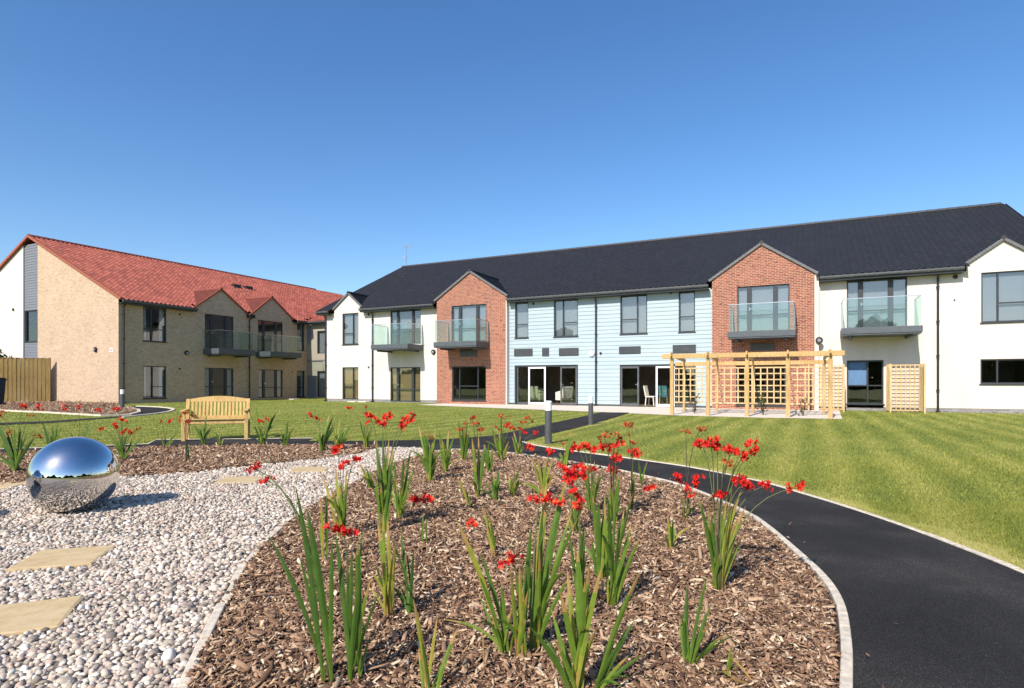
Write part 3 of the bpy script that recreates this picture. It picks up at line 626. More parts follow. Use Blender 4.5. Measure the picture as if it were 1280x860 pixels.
# ------------------------------------------------------------------ red roofed building on the left
left = empty('brick_building', uv(LU, LD), math.atan2(CA, SA), label='buff brick building with red pantile roof and two gabled balconies at the left', cat='building')
LE = 5.92; LRY, LRZ = 9.3, 10.5; LS = (LRZ-LE)/(LRY+.4)
def lbox(a, b, zt, zb, wd=0):
    t0, t1 = L(a, 0, wd)[0], L(b, 0, wd)[0]; mid = (a+b)/2
    return (t0, t1, max(L(mid, zb, wd)[1], .1), L(mid, zt, wd)[1])
T1 = 14.3
LW = dict(w1=lbox(179, 208, 384.5, 427), w2=lbox(179, 208, 457.5, 498), d1=lbox(256, 292, 394, 436), d2=lbox(256, 292, 460, 496.5), d3=lbox(322.5, 353.5, 401.5, 439), d4=lbox(323, 353.5, 462, 497), w3=lbox(371.5, 380.5, 405, 438), w4=lbox(371, 381, 463.5, 496))
for k_ in ('d1', 'd3'): a, b, c, d = LW[k_]; LW[k_] = (a, b, 3.45, d)
G1 = (4.72, 8.62, 6.6); G2 = (9.03, 12.73, 10.8)
b = MB(); grid_wall(b, 0, T1, -.1, LE-.12, list(LW.values())); b.build('brick_wall', 'buff_brick', left)
for x0, x1, xm in (G1, G2):
    b = MB(); y = -.03; zs, za = 6.0, 7.38
    b.box(x0, x1, y, .3, 5.72, zs); b.face([(x0, y, zs), (x1, y, zs), (xm, y, za)]); b.build('gable_wall', 'buff_brick', left)
    gable_roof(left, x0, x1, xm, zs, za, y, LS, LE, -.4, 'red_tiles', 'red_verge')
Yg = lambda px: -LU*-1*0-(lambda X: (LD/(SA*X+CA))*(CA*X-SA))((px-640)/F)+LU   # depth along the gable end
Zg = lambda px, py: CAMH+(HZ-py)/F*(LD/(SA*(px-640)/F+CA))
ys0, ys1 = 8.45, 10.15
zr = lambda y: LE+.4*LS+y*LS if y <= LRY else LE+.4*LS+(2*LRY-y)*LS
gt = lambda x, y, z: (-y*0+y, x, z)
tfg = lambda x, y, z: (y, x, z)                        # gable end frame: x runs along the depth of the house
def gable_part(xa, xb, mat, name):
    b = MB(tfg); pts = [(xa, 0, -.1), (xb, 0, -.1), (xb, 0, zr(xb)-.05)]
    if xa < LRY < xb: pts.append((LRY, 0, zr(LRY)-.05))
    b.face(pts+[(xa, 0, zr(xa)-.05)]); return b.build(name, mat, left)
gable_part(0, ys0, 'buff_brick', 'gable_wall'); gable_part(ys1, 2*LRY, 'white_render', 'rendered_wall')
zw0, zw1 = Zg(38, 427), Zg(38, 388)
b = MB(tfg); board_wall(b, ys0+.02, ys1-.02, -.1, LRZ-.45, [(ys0+.1, ys1-.1, zw0, zw1)], y=.06, pitch=.17); b.build('clad_wall', 'grey_cladding', left)
window(left, (ys0+.1, ys1-.1, zw0, zw1), [(1, [])], y=.06, tf=tfg)
b = MB(); b.face([(T1+4, 0, 0), (T1+4, 2*LRY, 0), (T1+4, 2*LRY, LE), (T1+4, LRY, LRZ-.1), (T1+4, 0, LE)]); b.face([(0, 2*LRY, 0), (T1+4, 2*LRY, 0), (T1+4, 2*LRY, LE), (0, 2*LRY, LE)]); b.build('end_wall', 'buff_brick', left)
keepl = lambda x, y: not (y < .12 and (G1[0]-.12 < x < G1[1]+.12 or G2[0]-.12 < x < G2[1]+.12 or x > T1-.3))
tiled(left, -.1, T1+14, -.45, LE-.02, LRY, LRZ, 'red_tiles', keep=keepl)
b = MB(); b.face([(-.08, .13, LE+.53*LS-.05), (T1+14, .13, LE+.53*LS-.05), (T1+14, LRY, LRZ-.05), (-.08, LRY, LRZ-.05)]); b.face([(-.1, LRY, LRZ), (T1+14, LRY, LRZ), (T1+14, 2*LRY+.4, LE-.05), (-.1, 2*LRY+.4, LE-.05)]); b.build('roof_slope', 'red_tiles', left)
b = MB()
for s0 in range(30):
    for y0, z0, y1, z1 in ((-.45, LE, LRY, LRZ), (2*LRY+.4, LE-.02, LRY, LRZ)):
        p = Vector((-.1, y0, z0+.02)).lerp(Vector((-.1, y1, z1+.02)), s0/30); q = Vector((-.1, y0, z0+.02)).lerp(Vector((-.1, y1, z1+.02)), (s0+1.05)/30)
        b.bar(p+Vector((0, 0, .02)), q, .14, .15)
b.build('verge', 'red_verge', left)
b = MB()
for x in np.arange(-.15, T1+10, .45): b.tube([(x, LRY, LRZ+.03), (x+.44, LRY, LRZ+.03)], [.13, .12], 8)
b.build('ridge', 'red_verge' if 0 else 'red_tiles', left)
gutter(left, -.05, G1[0]-.14, LE-.02); gutter(left, G2[1]+.14, T1-.4, LE-.02)
downpipe(left, .25, 0, LE-.1, 0); downpipe(left, 8.83, 0, LE-.1, 0)
b = MB(); b.box(8.62, 9.04, -.4, -.1, 5.72, 5.95); b.build('hopper', 'black_plastic', left)
# link wing in the corner
tfl = lambda x, y, z: (T1+y, -x, z)
lk = lambda px: (lambda X: ((LD+T1)/(SA*X+CA))*(CA*X-SA))((px-640)/F)-LU
lw1 = (lk(396.5), lk(396.5)+1.2, Zg(400, 0)*0+3.45, 5.2); lw2 = (lw1[0], lw1[1], .12, 2.1)
b = MB(tfl); grid_wall(b, 0, 9, -.1, LE-.12, [lw1, lw2]); b.build('link_wall', 'beige_cladding', left)
window(left, lw1, [(1, [])], tf=tfl, sill=False, blind_or_reflection='blind_pale'); window(left, lw2, [(1, [])], tf=tfl, sill=False, blind_or_reflection='blind_pale')
b = MB(tfl); b.box(.05, lw1[0]-.1, -.03, .0, .1, 1.75); b.box(.05, lw1[0]-.6, -.03, .0, 4.2, 5.6); b.box(0, 9, -.03, 0, 2.9, 2.98); b.build('clad_panel', 'grey_cladding', left)
tiled(left, -9.3, 12, -.45, LE-.02, 4.6, LE-.02+5.05*LS, 'red_tiles', tf=tfl, keep=lambda x, y: not (y < .5 and x < .3))
gutter(left, .5, 8, LE-.02, tf=tfl)
b = MB(); b.box(.06, T1, 5.0, 5.1, 0, 5.8); b.box(.1, T1, .16, 5, 2.75, 3.4); b.box(.1, T1, .16, 5, 5.7, 5.78)
for x in (.12, 3.6, 9.0, 12.9, T1): b.box(x-.05, x+.05, .16, 5, 0, 5.8)
b.build('interior', 'interior_wall', left); b = MB(); b.box(.1, T1, .15, 5, -.05, .08); b.build('interior_floor', 'interior_floor', left)
window(left, LW['w1'], [(.34, [.36]), (.66, [.36])], blind_or_reflection='curtain_white'); window(left, LW['w2'], [(.4, []), (.6, [.36])], blind_or_reflection='curtain_white')
for k_ in ('d1', 'd2', 'd3', 'd4'): window(left, LW[k_], FR, name='french_door', sill=False, handle=True, mw=[.2, .2], blind_or_reflection='curtain_white' if k_ in ('d2', 'd4') else None)
for k_ in ('w3', 'w4'): window(left, LW[k_], [(1, [.36])], blind_or_reflection='curtain_white')
balcony(left, 5.3, 8.07, 0, 1.5, 3.02, 3.4, 4.58); balcony(left, 9.38, 12.27, 0, 1.5, 3.02, 3.4, 4.58)
for px_, py_ in ((233, 441),): x, z = L(px_, py_); wall_lamp(left, x, z, 0)
y_ = -LU*0; X = (120-640)/F; d_ = LD/(SA*X+CA); wall_lamp(left, -(d_*(CA*X-SA))+LU, Zg(120, 437), 0, tf=tfg)
X = (139-640)/F; d_ = LD/(SA*X+CA); yy = -(d_*(CA*X-SA))+LU; b = MB(tfg); b.box(yy-.18, yy+.18, -.02, -.002, Zg(139, 440), Zg(139, 435)); b.box(yy-.15, yy+.15, -.026, -.021, Zg(139, 438.4), Zg(139, 436.6)); b.build('sign_plate', 'white_lamp', left)
b = MB(tfg); b.box(yy-.15, yy+.15, -.03, -.026, Zg(139, 438.2), Zg(139, 436.8)); b.build('sign_mark', 'red_sign', left)
for px_, py_ in ((224.5, 461), (224.5, 393), (365, 465)): x, z = L(px_, py_); pipe_vent(left, x, z, 0)
X = (17-640)/F; d_ = LD/(SA*X+CA); b = MB(tfg); b.lathe((-(d_*(CA*X-SA))+LU, 0, Zg(17, 387)), [(.09, 0), (.09, .06)], 12, 'y'); b.build('pipe_vent', 'black_plastic', left)
for t_, yv in ((12.3, 5.6), (13.5, 5.7)): z = LE+(yv+.4)*LS; b = MB(); b.box(t_-.3, t_+.3, yv-.25, yv+.25, z-.1, z+.22); b.build('roof_vent', 'black_plastic', left)
# ------------------------------------------------------------------ garden furniture
def sphere(loc, r, label):
    b = MB(); n = 48; prof = [(max(.0005, r*math.sin(math.pi*i/n)), r-r*math.cos(math.pi*i/n)) for i in range(n+1)]
    b.lathe((0, 0, 0), prof, 96); o = b.build('steel_sphere', 'mirror_steel', smooth=True); o.location = loc
    return tag(o, label, 'garden ornament')
sphere((-4.06, 5.57, -.012), .355, 'large polished mirror steel sphere resting on the gravel')
sphere((-5.12, 4.72, -.012), .355, 'polished steel sphere on the gravel beyond the left edge, seen only by its shadow')
def bollard(px, py, label, top_px, rad=.07):
    p = gp(px, py); h = CAMH+(HZ-top_px)/F*p.y
    e = empty('bollard_light', p, label=label, cat='bollard', group='bollard lights beside the paths')
    b = MB(); b.lathe((0, 0, -.02), [(rad*1.25, 0), (rad*1.25, .03), (rad, .035), (rad, h-.17)], 24); b.build('post', 'bollard_grey', e, smooth=False)
    b = MB(); b.lathe((0, 0, h-.19), [(rad*.93, 0), (rad*.93, .15)], 24); b.build('diffuser', 'white_lamp', e)
    b = MB(); b.lathe((0, 0, h-.04), [(rad*1.0, 0), (rad*1.0, .022), (rad*.8, .04)], 24); b.build('cap', 'white_lamp', e)
bollard(685.5, 554.5, 'nearest bollard light, standing where the two asphalt paths meet', 501)
bollard(738.5, 531, 'bollard light beside the path spur near the lounge doors', 495.5)
bollard(152.8, 513, 'bollard light at the corner of the buff brick building', 487, .085)
# bench
bl_ = empty('garden_bench', Vector((-6.19, 12.58, .012)), R(19), label='light wooden slatted bench with curved back rail on the asphalt pad', cat='bench')
def part(name, mat, fn, par, **k): b = MB(); fn(b); return b.build(name, mat, par, **k)
HW = .585
for sx in (-1, 1):
    part('leg', 'bench_wood', lambda b: b.box(sx*HW-.035, sx*HW+.035, -.25, -.18, 0, .60), bl_, bevel=.005)
    part('leg', 'bench_wood', lambda b: (b.bar((sx*HW, .27, 0), (sx*HW, .22, .44), .07, .07, (0, 1, 0)), b.bar((sx*HW, .22, .42), (sx*HW, .33, .84), .07, .06, (0, 1, 0))), bl_, bevel=.005)
    part('armrest', 'bench_wood', lambda b: (b.bar((sx*HW, -.31, .615), (sx*HW, .27, .625), .085, .035), b.bar((sx*HW, -.18, .37), (sx*HW, .22, .37), .04, .07)), bl_, bevel=.008)
def seat(b):
    for i in range(5): y = -.22+i*.105; b.box(-HW-.02 if 0 else -HW+.036, HW-.036, y-.045, y+.045, .425-.012*i, .447-.012*i)
    b.box(-HW+.036, HW-.036, -.235, -.2, .34, .422); b.box(-HW+.036, HW-.036, .19, .22, .31, .37)
part('seat', 'bench_wood', seat, bl_, bevel=.004)
def back(b):
    n = 15
    for i in range(n):
        x = -HW+.085+i*(2*HW-.17)/(n-1); b.bar((x, .245, .47), (x, .315, .80), .042, .016, (0, 1, 0))
    b.bar((-HW+.03, .238, .46), (HW-.03, .238, .46), .035, .06)
part('back_slats', 'bench_wood', back, bl_)
def rail(b):
    m_ = 20
    for i in range(m_):
        f = lambda q: .83+.075*math.cos((q/m_-.5)*math.pi)**1.0
        xa, xb = -HW-.03+(2*HW+.06)*i/m_, -HW-.03+(2*HW+.06)*(i+1)/m_
        za, zb = f(i), f(i+1)
        for y in (.30, .35): b.face([(xa, y, .785), (xb, y, .785), (xb, y+.01, zb), (xa, y+.01, za)])
        b.face([(xa, .31, za), (xb, .31, zb), (xb, .36, zb), (xa, .36, za)]); b.face([(xa, .30, .785), (xb, .30, .785), (xb, .35, .785), (xa, .35, .785)])
    for x, z in ((-HW-.03, f(0)), (HW+.03, f(m_))): b.face([(x, .30, .785), (x, .35, .785), (x, .36, z), (x, .31, z)])
part('top_rail', 'bench_wood', rail, bl_)
# stepping stones
for corners, lab in ((((38.7,695),(135,686),(123,710),(22,715)), 'square sandstone stepping stone in front of the steel sphere'),
                     (((-30,768),(98,752),(75,789),(-75,808)), 'nearest sandstone stepping stone, cut by the left edge of the picture'),
                     (((285,598.5),(325,597.5),(318,606),(272,607)), 'sandstone stepping stone behind the tip of the sphere shadow'),
                     (((372,586.5),(408,585.5),(402,591.5),(364,592.5)), 'farthest small looking sandstone stepping stone near the second mulch bed'),
                     (((-22,606),(32,605),(24,612),(-34,613)), 'sandstone stepping stone at the left edge behind the sphere')):
    P_ = [gp(*c) for c in corners]; c = sum(P_, Vector())/4; sz = .47
    ax = ((P_[1]-P_[0])+(P_[2]-P_[3])).normalized(); b = MB(); n = 10
    pts = []
    for k in range(4):
        a0 = [(-1,-1),(1,-1),(1,1),(-1,1)][k]; a1 = [(-1,-1),(1,-1),(1,1),(-1,1)][(k+1) % 4]
        for j in range(n):
            s = j/n; q = Vector((a0[0]+(a1[0]-a0[0])*s, a0[1]+(a1[1]-a0[1])*s, 0))*sz/2; q *= 1+random.uniform(-.02, .012); pts.append(q)
    tp = [(q.x, q.y, .026+random.uniform(-.002, .002)) for q in pts]; bt = [(q.x*1.01, q.y*1.01, -.02) for q in pts]
    b.face([(q.x*.94, q.y*.94, .031) for q in pts])
    for i in range(len(pts)):
        j = (i+1) % len(pts); b.face([bt[i], bt[j], tp[j], tp[i]]); b.face([tp[i], tp[j], (pts[j].x*.94, pts[j].y*.94, .031), (pts[i].x*.94, pts[i].y*.94, .031)])
    o = b.build('stepping_stone', 'sandstone'); o.location = c; o.rotation_euler = (0, 0, math.atan2(ax.y, ax.x))
    tag(o, lab, 'stepping stone', 'sandstone stepping stones in the gravel')
STONES = [o for o in C.objects if o.name.startswith('stepping_stone')]
# paving slabs by the doors
for px, py, lab in ((196,501.2,'pale paving slab below the ground floor window of the brick building'), (367,499.3,'small pale slab left of the pair of dark pipes by the link wall'), (443,502.4,'pale slab in the grass below the lower white wall window'), (456,502.6,'pale slab in the grass beside the white wall downpipe')):
    p = gp(px, py); b = MB(); b.box(-.3, .3, -.3, .3, -.02, .05); o = b.build('paving_slab', 'pale_concrete', bevel=.01); o.location = p; o.rotation_euler = (0, 0, -.46 if px > 400 else 1.1)
    tag(o, lab, 'paving slab', 'pale slabs in the grass by the walls')
# ------------------------------------------------------------------ pergola with trellis
gl_ = lambda px, py: (lambda p: (p.x*CA-p.y*SA, p.x*SA+p.y*CA))(gp(px, py))
DF, DB = 22.75, 25.7
ang = -math.atan2(SA, CA)
pu = lambda px, D: (lambda X: (D/(SA*X+CA))*(CA*X-SA))((px-640)/F)
pg = empty('pergola', uv(pu(940, DF), DF), ang, label='light timber pergola with lattice panels on the pale terrace', cat='pergola')
UO = pu(940, DF); PH = 2.12
fx = [pu(p, DF)-UO for p in (840, 885, 934, 985, 1038)]; bx = [pu(p, DB)-UO for p in (855, 896, 941, 985, 1030)]; BY = DB-DF
for x in fx: part('post', 'pine', lambda b: b.box(x-.065, x+.065, -.065, .065, -.05, PH+.0), pg, bevel=.008)
for x in bx: part('post', 'pine', lambda b: b.box(x-.05, x+.05, BY-.05, BY+.05, -.05, 1.98), pg, bevel=.008)
part('beam', 'pine', lambda b: b.box(fx[0]-.35, fx[-1]+.42, -.11, -.067, PH-.02, PH+.15), pg, bevel=.005)
part('beam', 'pine', lambda b: b.box(fx[0]-.35, fx[-1]+.42, .067, .11, PH-.02, PH+.15), pg, bevel=.005)
part('beam', 'pine', lambda b: b.box(bx[0]-.35, bx[-1]+.3, BY-.09, BY-.052, 1.9, 2.06), pg, bevel=.005)
for x, xb in zip(fx, bx): part('rafter', 'pine', lambda b: b.bar((x, -.28, PH+.13), (xb, BY+.25, 2.12), .055, .14), pg, bevel=.005)
def lattice(b, x0, x1, z0, z1, y, pitch=.245, wd=.045, frame=.05, along='x'):
    nx = max(1, round((x1-x0)/pitch)); nz = max(1, round((z1-z0)/pitch))
    bx_ = (lambda a, c, y0, y1, e, f: b.box(a, c, y0, y1, e, f)) if along == 'x' else (lambda a, c, y0, y1, e, f: b.box(y0, y1, a, c, e, f))
    for i in range(nx+1): x = x0+(x1-x0)*i/nx; w_ = frame if i in (0, nx) else wd; bx_(x-w_/2, x+w_/2, y-.012, y+.004, z0-.02, z1+.02)
    for i in range(nz+1): z = z0+(z1-z0)*i/nz; w_ = frame if i in (0, nz) else wd; bx_(x0-.02, x1+.02, y+.005, y+.02, z-w_/2, z+w_/2)
tz0, tz1 = .38, 1.80
ends = [pu(842, DB)-UO, bx[1], bx[2], bx[3], bx[3]+.55]
part('trellis_panel', 'trellis_pine', lambda b: lattice(b, ends[0], pu(878, DB)-UO, tz0, tz1, BY-.075), pg)
part('trellis_panel', 'trellis_pine', lambda b: lattice(b, pu(889, DB)-UO, bx[2]-.02, tz0, tz1, BY-.075), pg)
part('trellis_panel', 'trellis_pine', lambda b: lattice(b, bx[2]+.06, bx[3]-.02, tz0, tz1, BY-.075), pg)
part('trellis_panel', 'trellis_pine', lambda b: lattice(b, bx[3]+.06, bx[4]-.1, tz0, tz1, BY-.075), pg)
def screen(px0, px1, pxa, pxb, depth, label):           # trellis bay standing against the wall, open to the front
    D = D0-.12; u0, u1 = pu(px0, D), pu(px1, D)
    e = empty('trellis_screen', uv((u0+u1)/2, D), ang, label=label, cat='trellis', group='lattice screens against the long facade')
    h = (u1-u0)/2; z1 = 1.93
    part('back_panel', 'trellis_pine', lambda b: lattice(b, -h, h, .06, z1, 0, .16, .035), e)
    for sx in (-1, 1): part('side_panel', 'trellis_pine', lambda b: lattice(b, -depth, 0, .06, z1, sx*h, .16, .04, .06, 'y'), e)
    for sx in (-1, 1): part('post', 'trellis_pine', lambda b: b.box(sx*h-.03, sx*h+.03, -depth-.06, -depth, -.02, z1+.03), e)
screen(1011, 1053, 0, 0, 1.2, 'pine lattice screen right behind the last pergola post')
screen(1108.5, 1149.5, 0, 0, 1.2, 'free standing pine lattice screen between the blue paned door and the downpipe')
# ------------------------------------------------------------------ fence, bin, tree beyond the fence
fl = empty('timber_fence', gp(62, 502.95), label='brown close board timber fence left of the buff brick gable', cat='fence')
pf = gp(62, 502.95); FH = CAMH+(HZ-447.5)/F*pf.y; fdir = (gp(-130, 504.6)-pf).normalized(); fl.rotation_euler = (0, 0, math.atan2(fdir.y, fdir.x))
def boards(b):
    for i in range(86): x = .05+i*.105; o_ = random.uniform(-.004, .004); b.box(x-.05, x+.05, (.0 if i % 2 else .022)+o_, (.02 if i % 2 else .042)+o_, 0, FH-.04+random.uniform(-.012, .012))
part('boards', 'fence_wood', boards, fl)
part('capping', 'fence_wood', lambda b: b.box(0, 9.1, -.01, .06, FH-.03, FH), fl)
part('post', 'fence_wood', lambda b: b.box(-.06, .0, -.02, .08, 0, FH+.02), fl)
pb = gp(-4, 507.5); bn = empty('wheelie_bin', pb, -.5, label='dark blue black wheelie bin in front of the fence at the left edge', cat='bin')
bh = CAMH+(HZ-473)/F*pb.y
def binb(b):
    for (z0, w0, d0), (z1, w1, d1) in zip([(.08, .40, .42), (.5, .44, .48), (bh-.1, .50, .58)], [(.5, .44, .48), (bh-.1, .50, .58), (bh-.04, .54, .62)]):
        p = [(-w0/2, -d0/2, z0), (w0/2, -d0/2, z0), (w0/2, d0/2, z0), (-w0/2, d0/2, z0)]; q = [(-w1/2, -d1/2, z1), (w1/2, -d1/2, z1), (w1/2, d1/2, z1), (-w1/2, d1/2, z1)]
        for k in range(4): b.face([p[k], p[(k+1) % 4], q[(k+1) % 4], q[k]])
part('body', 'bin_blue', binb, bn)
part('lid', 'bin_blue', lambda b: (b.box(-.28, .28, -.34, .30, bh-.04, bh+.01), b.box(-.22, .22, -.26, .26, bh+.01, bh+.04), b.tube([(-.25, .34, bh-.06), (.25, .34, bh-.06)], .02)), bn, bevel=.01)
for sx in (-1, 1): part('wheel', 'black_plastic', lambda b: b.tube([(sx*.2, .22, .1), (sx*.26, .22, .1)], .1, 16), bn)
def tree(loc, r, h, n, label, size=.16, cat='tree', name='broadleaf_tree', group=None, squash=.8):
    e = empty(name, loc, label=label, cat=cat, group=group)
    b = MB(); b.tube([(0, 0, 0), (.05, 0, h*.5), (0, .05, h)], [.16, .12, .06], 8)
    for k in range(6): a = k*1.05; b.tube([(0, 0, h*.55), (math.cos(a)*r*.5, math.sin(a)*r*.5, h+random.uniform(-.2, .4)*r)], [.06, .02], 6)
    b.build('trunk', 'bark', e)
    rr = np.random.default_rng(int(abs(loc[0]*10)) + 3); cl = rr.normal(size=(26, 3)); cl /= np.linalg.norm(cl, axis=1)[:, None]; cl *= (rr.random((26, 1))**.4)*r*.8
    V = np.zeros((n*4, 3)); ci = rr.integers(0, 26, n); c = cl[ci]+rr.normal(size=(n, 3))*r*.2; c[:, 2] = c[:, 2]*squash+h+r*.25
    a = rr.normal(size=(n, 3)); a /= np.linalg.norm(a, axis=1)[:, None]; q = np.cross(a, rr.normal(size=(n, 3))); q /= np.linalg.norm(q, axis=1)[:, None]
    s = (size*(.6+.8*rr.random(n)))[:, None]
    V[0::4] = c-a*s; V[1::4] = c-q*s*.5; V[2::4] = c+a*s; V[3::4] = c+q*s*.5
    npmesh('crown', V, np.arange(n*4).reshape(n, 4), 'tree_leaf', np.clip(rr.random(n)*.7+(ci % 3)*.12, 0, 1), parent=e)
    return e
tree(Vector((-33.1, 38.0, 0)), 1.35, 1.55, 9000, 'rounded dark green tree showing above the timber fence')
tl = []                                                  # far wood on the horizon behind the photographer, seen in the mirror sphere
rr = np.random.default_rng(5); n = 26000
th = rr.uniform(math.pi*1.02, math.pi*1.98, n); dist = rr.uniform(75, 92, n); hh = 7+4*np.sin(th*9)+2.5*np.sin(th*23+1)
c = np.stack([np.cos(th)*dist, np.sin(th)*dist, rr.random(n)**.8*hh], 1); a = rr.normal(size=(n, 3)); a /= np.linalg.norm(a, axis=1)[:, None]; q = np.cross(a, rr.normal(size=(n, 3))); q /= np.linalg.norm(q, axis=1)[:, None]
V = np.zeros((n*4, 3)); V[0::4] = c-a*1.1; V[1::4] = c-q*.8; V[2::4] = c+a*1.1; V[3::4] = c+q*.8
tag(npmesh('far_wood', V, np.arange(n*4).reshape(n, 4), 'tree_leaf', rr.random(n)), 'dark line of far trees mirrored in the steel sphere', 'wood', kind='stuff')
# ------------------------------------------------------------------ furniture inside the lounges
def armchair(px, v, rz, mat, label, s=1.0):
    u = M(px, 0, v)[0]; e = empty('armchair', uv(u, D0+v)+Vector((0, 0, .051)), ang+rz, label=label, cat='armchair')
    part('seat', mat, lambda b: b.box(-.3*s, .3*s, -.3*s, .28*s, .22, .45), e, bevel=.05)
    part('backrest', mat, lambda b: b.bar((0, .27*s, .3), (0, .42*s, .95), .66*s, .13, (0, 1, 0)), e, bevel=.05)
    for sx in (-1, 1): part('armrest', mat, lambda b: (b.bar((sx*.33*s, .3*s, .68), (sx*.33*s, -.3*s, .58), .1, .1), b.box(sx*.33*s-.045, sx*.33*s+.045, -.3*s, .3*s, .2, .58)), e, bevel=.03)
    for sx in (-1, 1):
        for sy in (-1, 1): part('leg', 'stem_dark', lambda b: b.bar((sx*.27*s, sy*.25*s, .24), (sx*.29*s, sy*.28*s, 0), .04, .04), e)
armchair(705, .75, -2.2, 'sofa_cream', 'cream armchair just inside the right leaf of the open lounge doors')
armchair(672, .95, 2.9, 'sofa_green', 'pale green armchair seen through the white framed lounge door')
armchair(653, 1.6, 2.6, 'sofa_green', 'dim green armchair behind the fixed left pane of the lounge')
def chair(px, v, rz, mat, label):
    u = M(px, 0, v)[0]; e = empty('dining_chair', uv(u, D0+v)+Vector((0, 0, .051)), ang+rz, label=label, cat='chair')
    part('seat', mat, lambda b: b.box(-.23, .23, -.23, .23, .42, .48), e, bevel=.02)
    part('backrest', mat, lambda b: b.bar((0, .22, .48), (0, .32, 1.0), .44, .05, (0, 1, 0)), e, bevel=.02)
    for sx in (-1, 1):
        for sy in (-1, 1): part('leg', mat if mat == 'sofa_cream' else 'pine', lambda b: b.bar((sx*.19, sy*.19, .43), (sx*.2, sy*.23, 0), .04, .04), e)
chair(814, .45, 1.4, 'sofa_cream', 'cream dining chair standing in the open doorway behind the pergola end')
chair(831, .9, 3.0, 'teal_fabric', 'teal dining chair behind the white framed door near the pergola')

# ------------------------------------------------------------------ flowering plants
def blade(V, FC, RN, base, ctrl, tip, wd, rv, face):
    n = 9; b0 = len(V)
    for i in range(n+1):
        s = i/n; p = base*(1-s)**2+ctrl*2*s*(1-s)+tip*s*s; d = ((ctrl-base)*(1-s)+(tip-ctrl)*s).normalized()
        sd = d.cross(face); sd = sd.normalized() if sd.length > 1e-3 else Vector((1, 0, 0)); nn = sd.cross(d)
        ww = wd*(.34+.66*min(1, s/.38))*(1 if s < .6 else max(.0, (1-((s-.6)/.4)**2.1)))
        V += [p-sd*ww/2, p-sd*ww*.27+nn*ww*.02, p+nn*ww*.15, p+sd*ww*.27+nn*ww*.02, p+sd*ww/2]
    for i in range(n):
        for k in range(4): q = b0+i*5+k; FC.append((q, q+1, q+6, q+5)); RN.append(min(1, rv+(.3*(1-i/3) if i < 3 else 0)+(.5 if i >= n-1-(rv > .62) and rv > .45 else 0)+random.uniform(-.05, .05)))
def flower_mesh(name, par, c, s, mat, nfl):
    V = []; FC = []; RN = []
    ax0 = Vector((random.uniform(-1, 1), random.uniform(-1, .2), random.uniform(.1, .5))).normalized()
    for k in range(nfl):
        o = c+ax0*s*(k/(nfl-1)-.5)*1.1+Vector((random.uniform(-1, 1), random.uniform(-1, 1), random.uniform(-.7, .9)))*s*.28
        ax = Vector((random.uniform(-1, 1), random.uniform(-1.2, .6), random.uniform(.0, 1.1))).normalized(); e1 = ax.orthogonal().normalized(); e2 = ax.cross(e1); L_ = s*random.uniform(.32, .5)
        for j in range(6):
            a = j*1.047+random.uniform(-.15, .15); rd = e1*math.cos(a)+e2*math.sin(a); td = ax.cross(rd); b0 = len(V); wv_ = L_*.2
            V += [o, o+ax*L_*.45+rd*L_*.14-td*wv_*.6, o+ax*L_*.45+rd*L_*.14+td*wv_*.6, o+ax*L_*.82+rd*L_*.5-td*wv_, o+ax*L_*.82+rd*L_*.5+td*wv_, o+ax*L_*.85+rd*L_*.92]
            r_ = random.random(); FC += [(b0, b0+1, b0+2), (b0+1, b0+3, b0+2), (b0+2, b0+3, b0+4), (b0+3, b0+5, b0+4)]; RN += [r_]*4
    return npmesh(name, np.array([tuple(v) for v in V]), np.array(FC), mat, RN, parent=par)
def px3(px, py, d): return Vector(((px-640)/F*d, d, CAMH+(HZ-py)/F*d))
NPL = 0
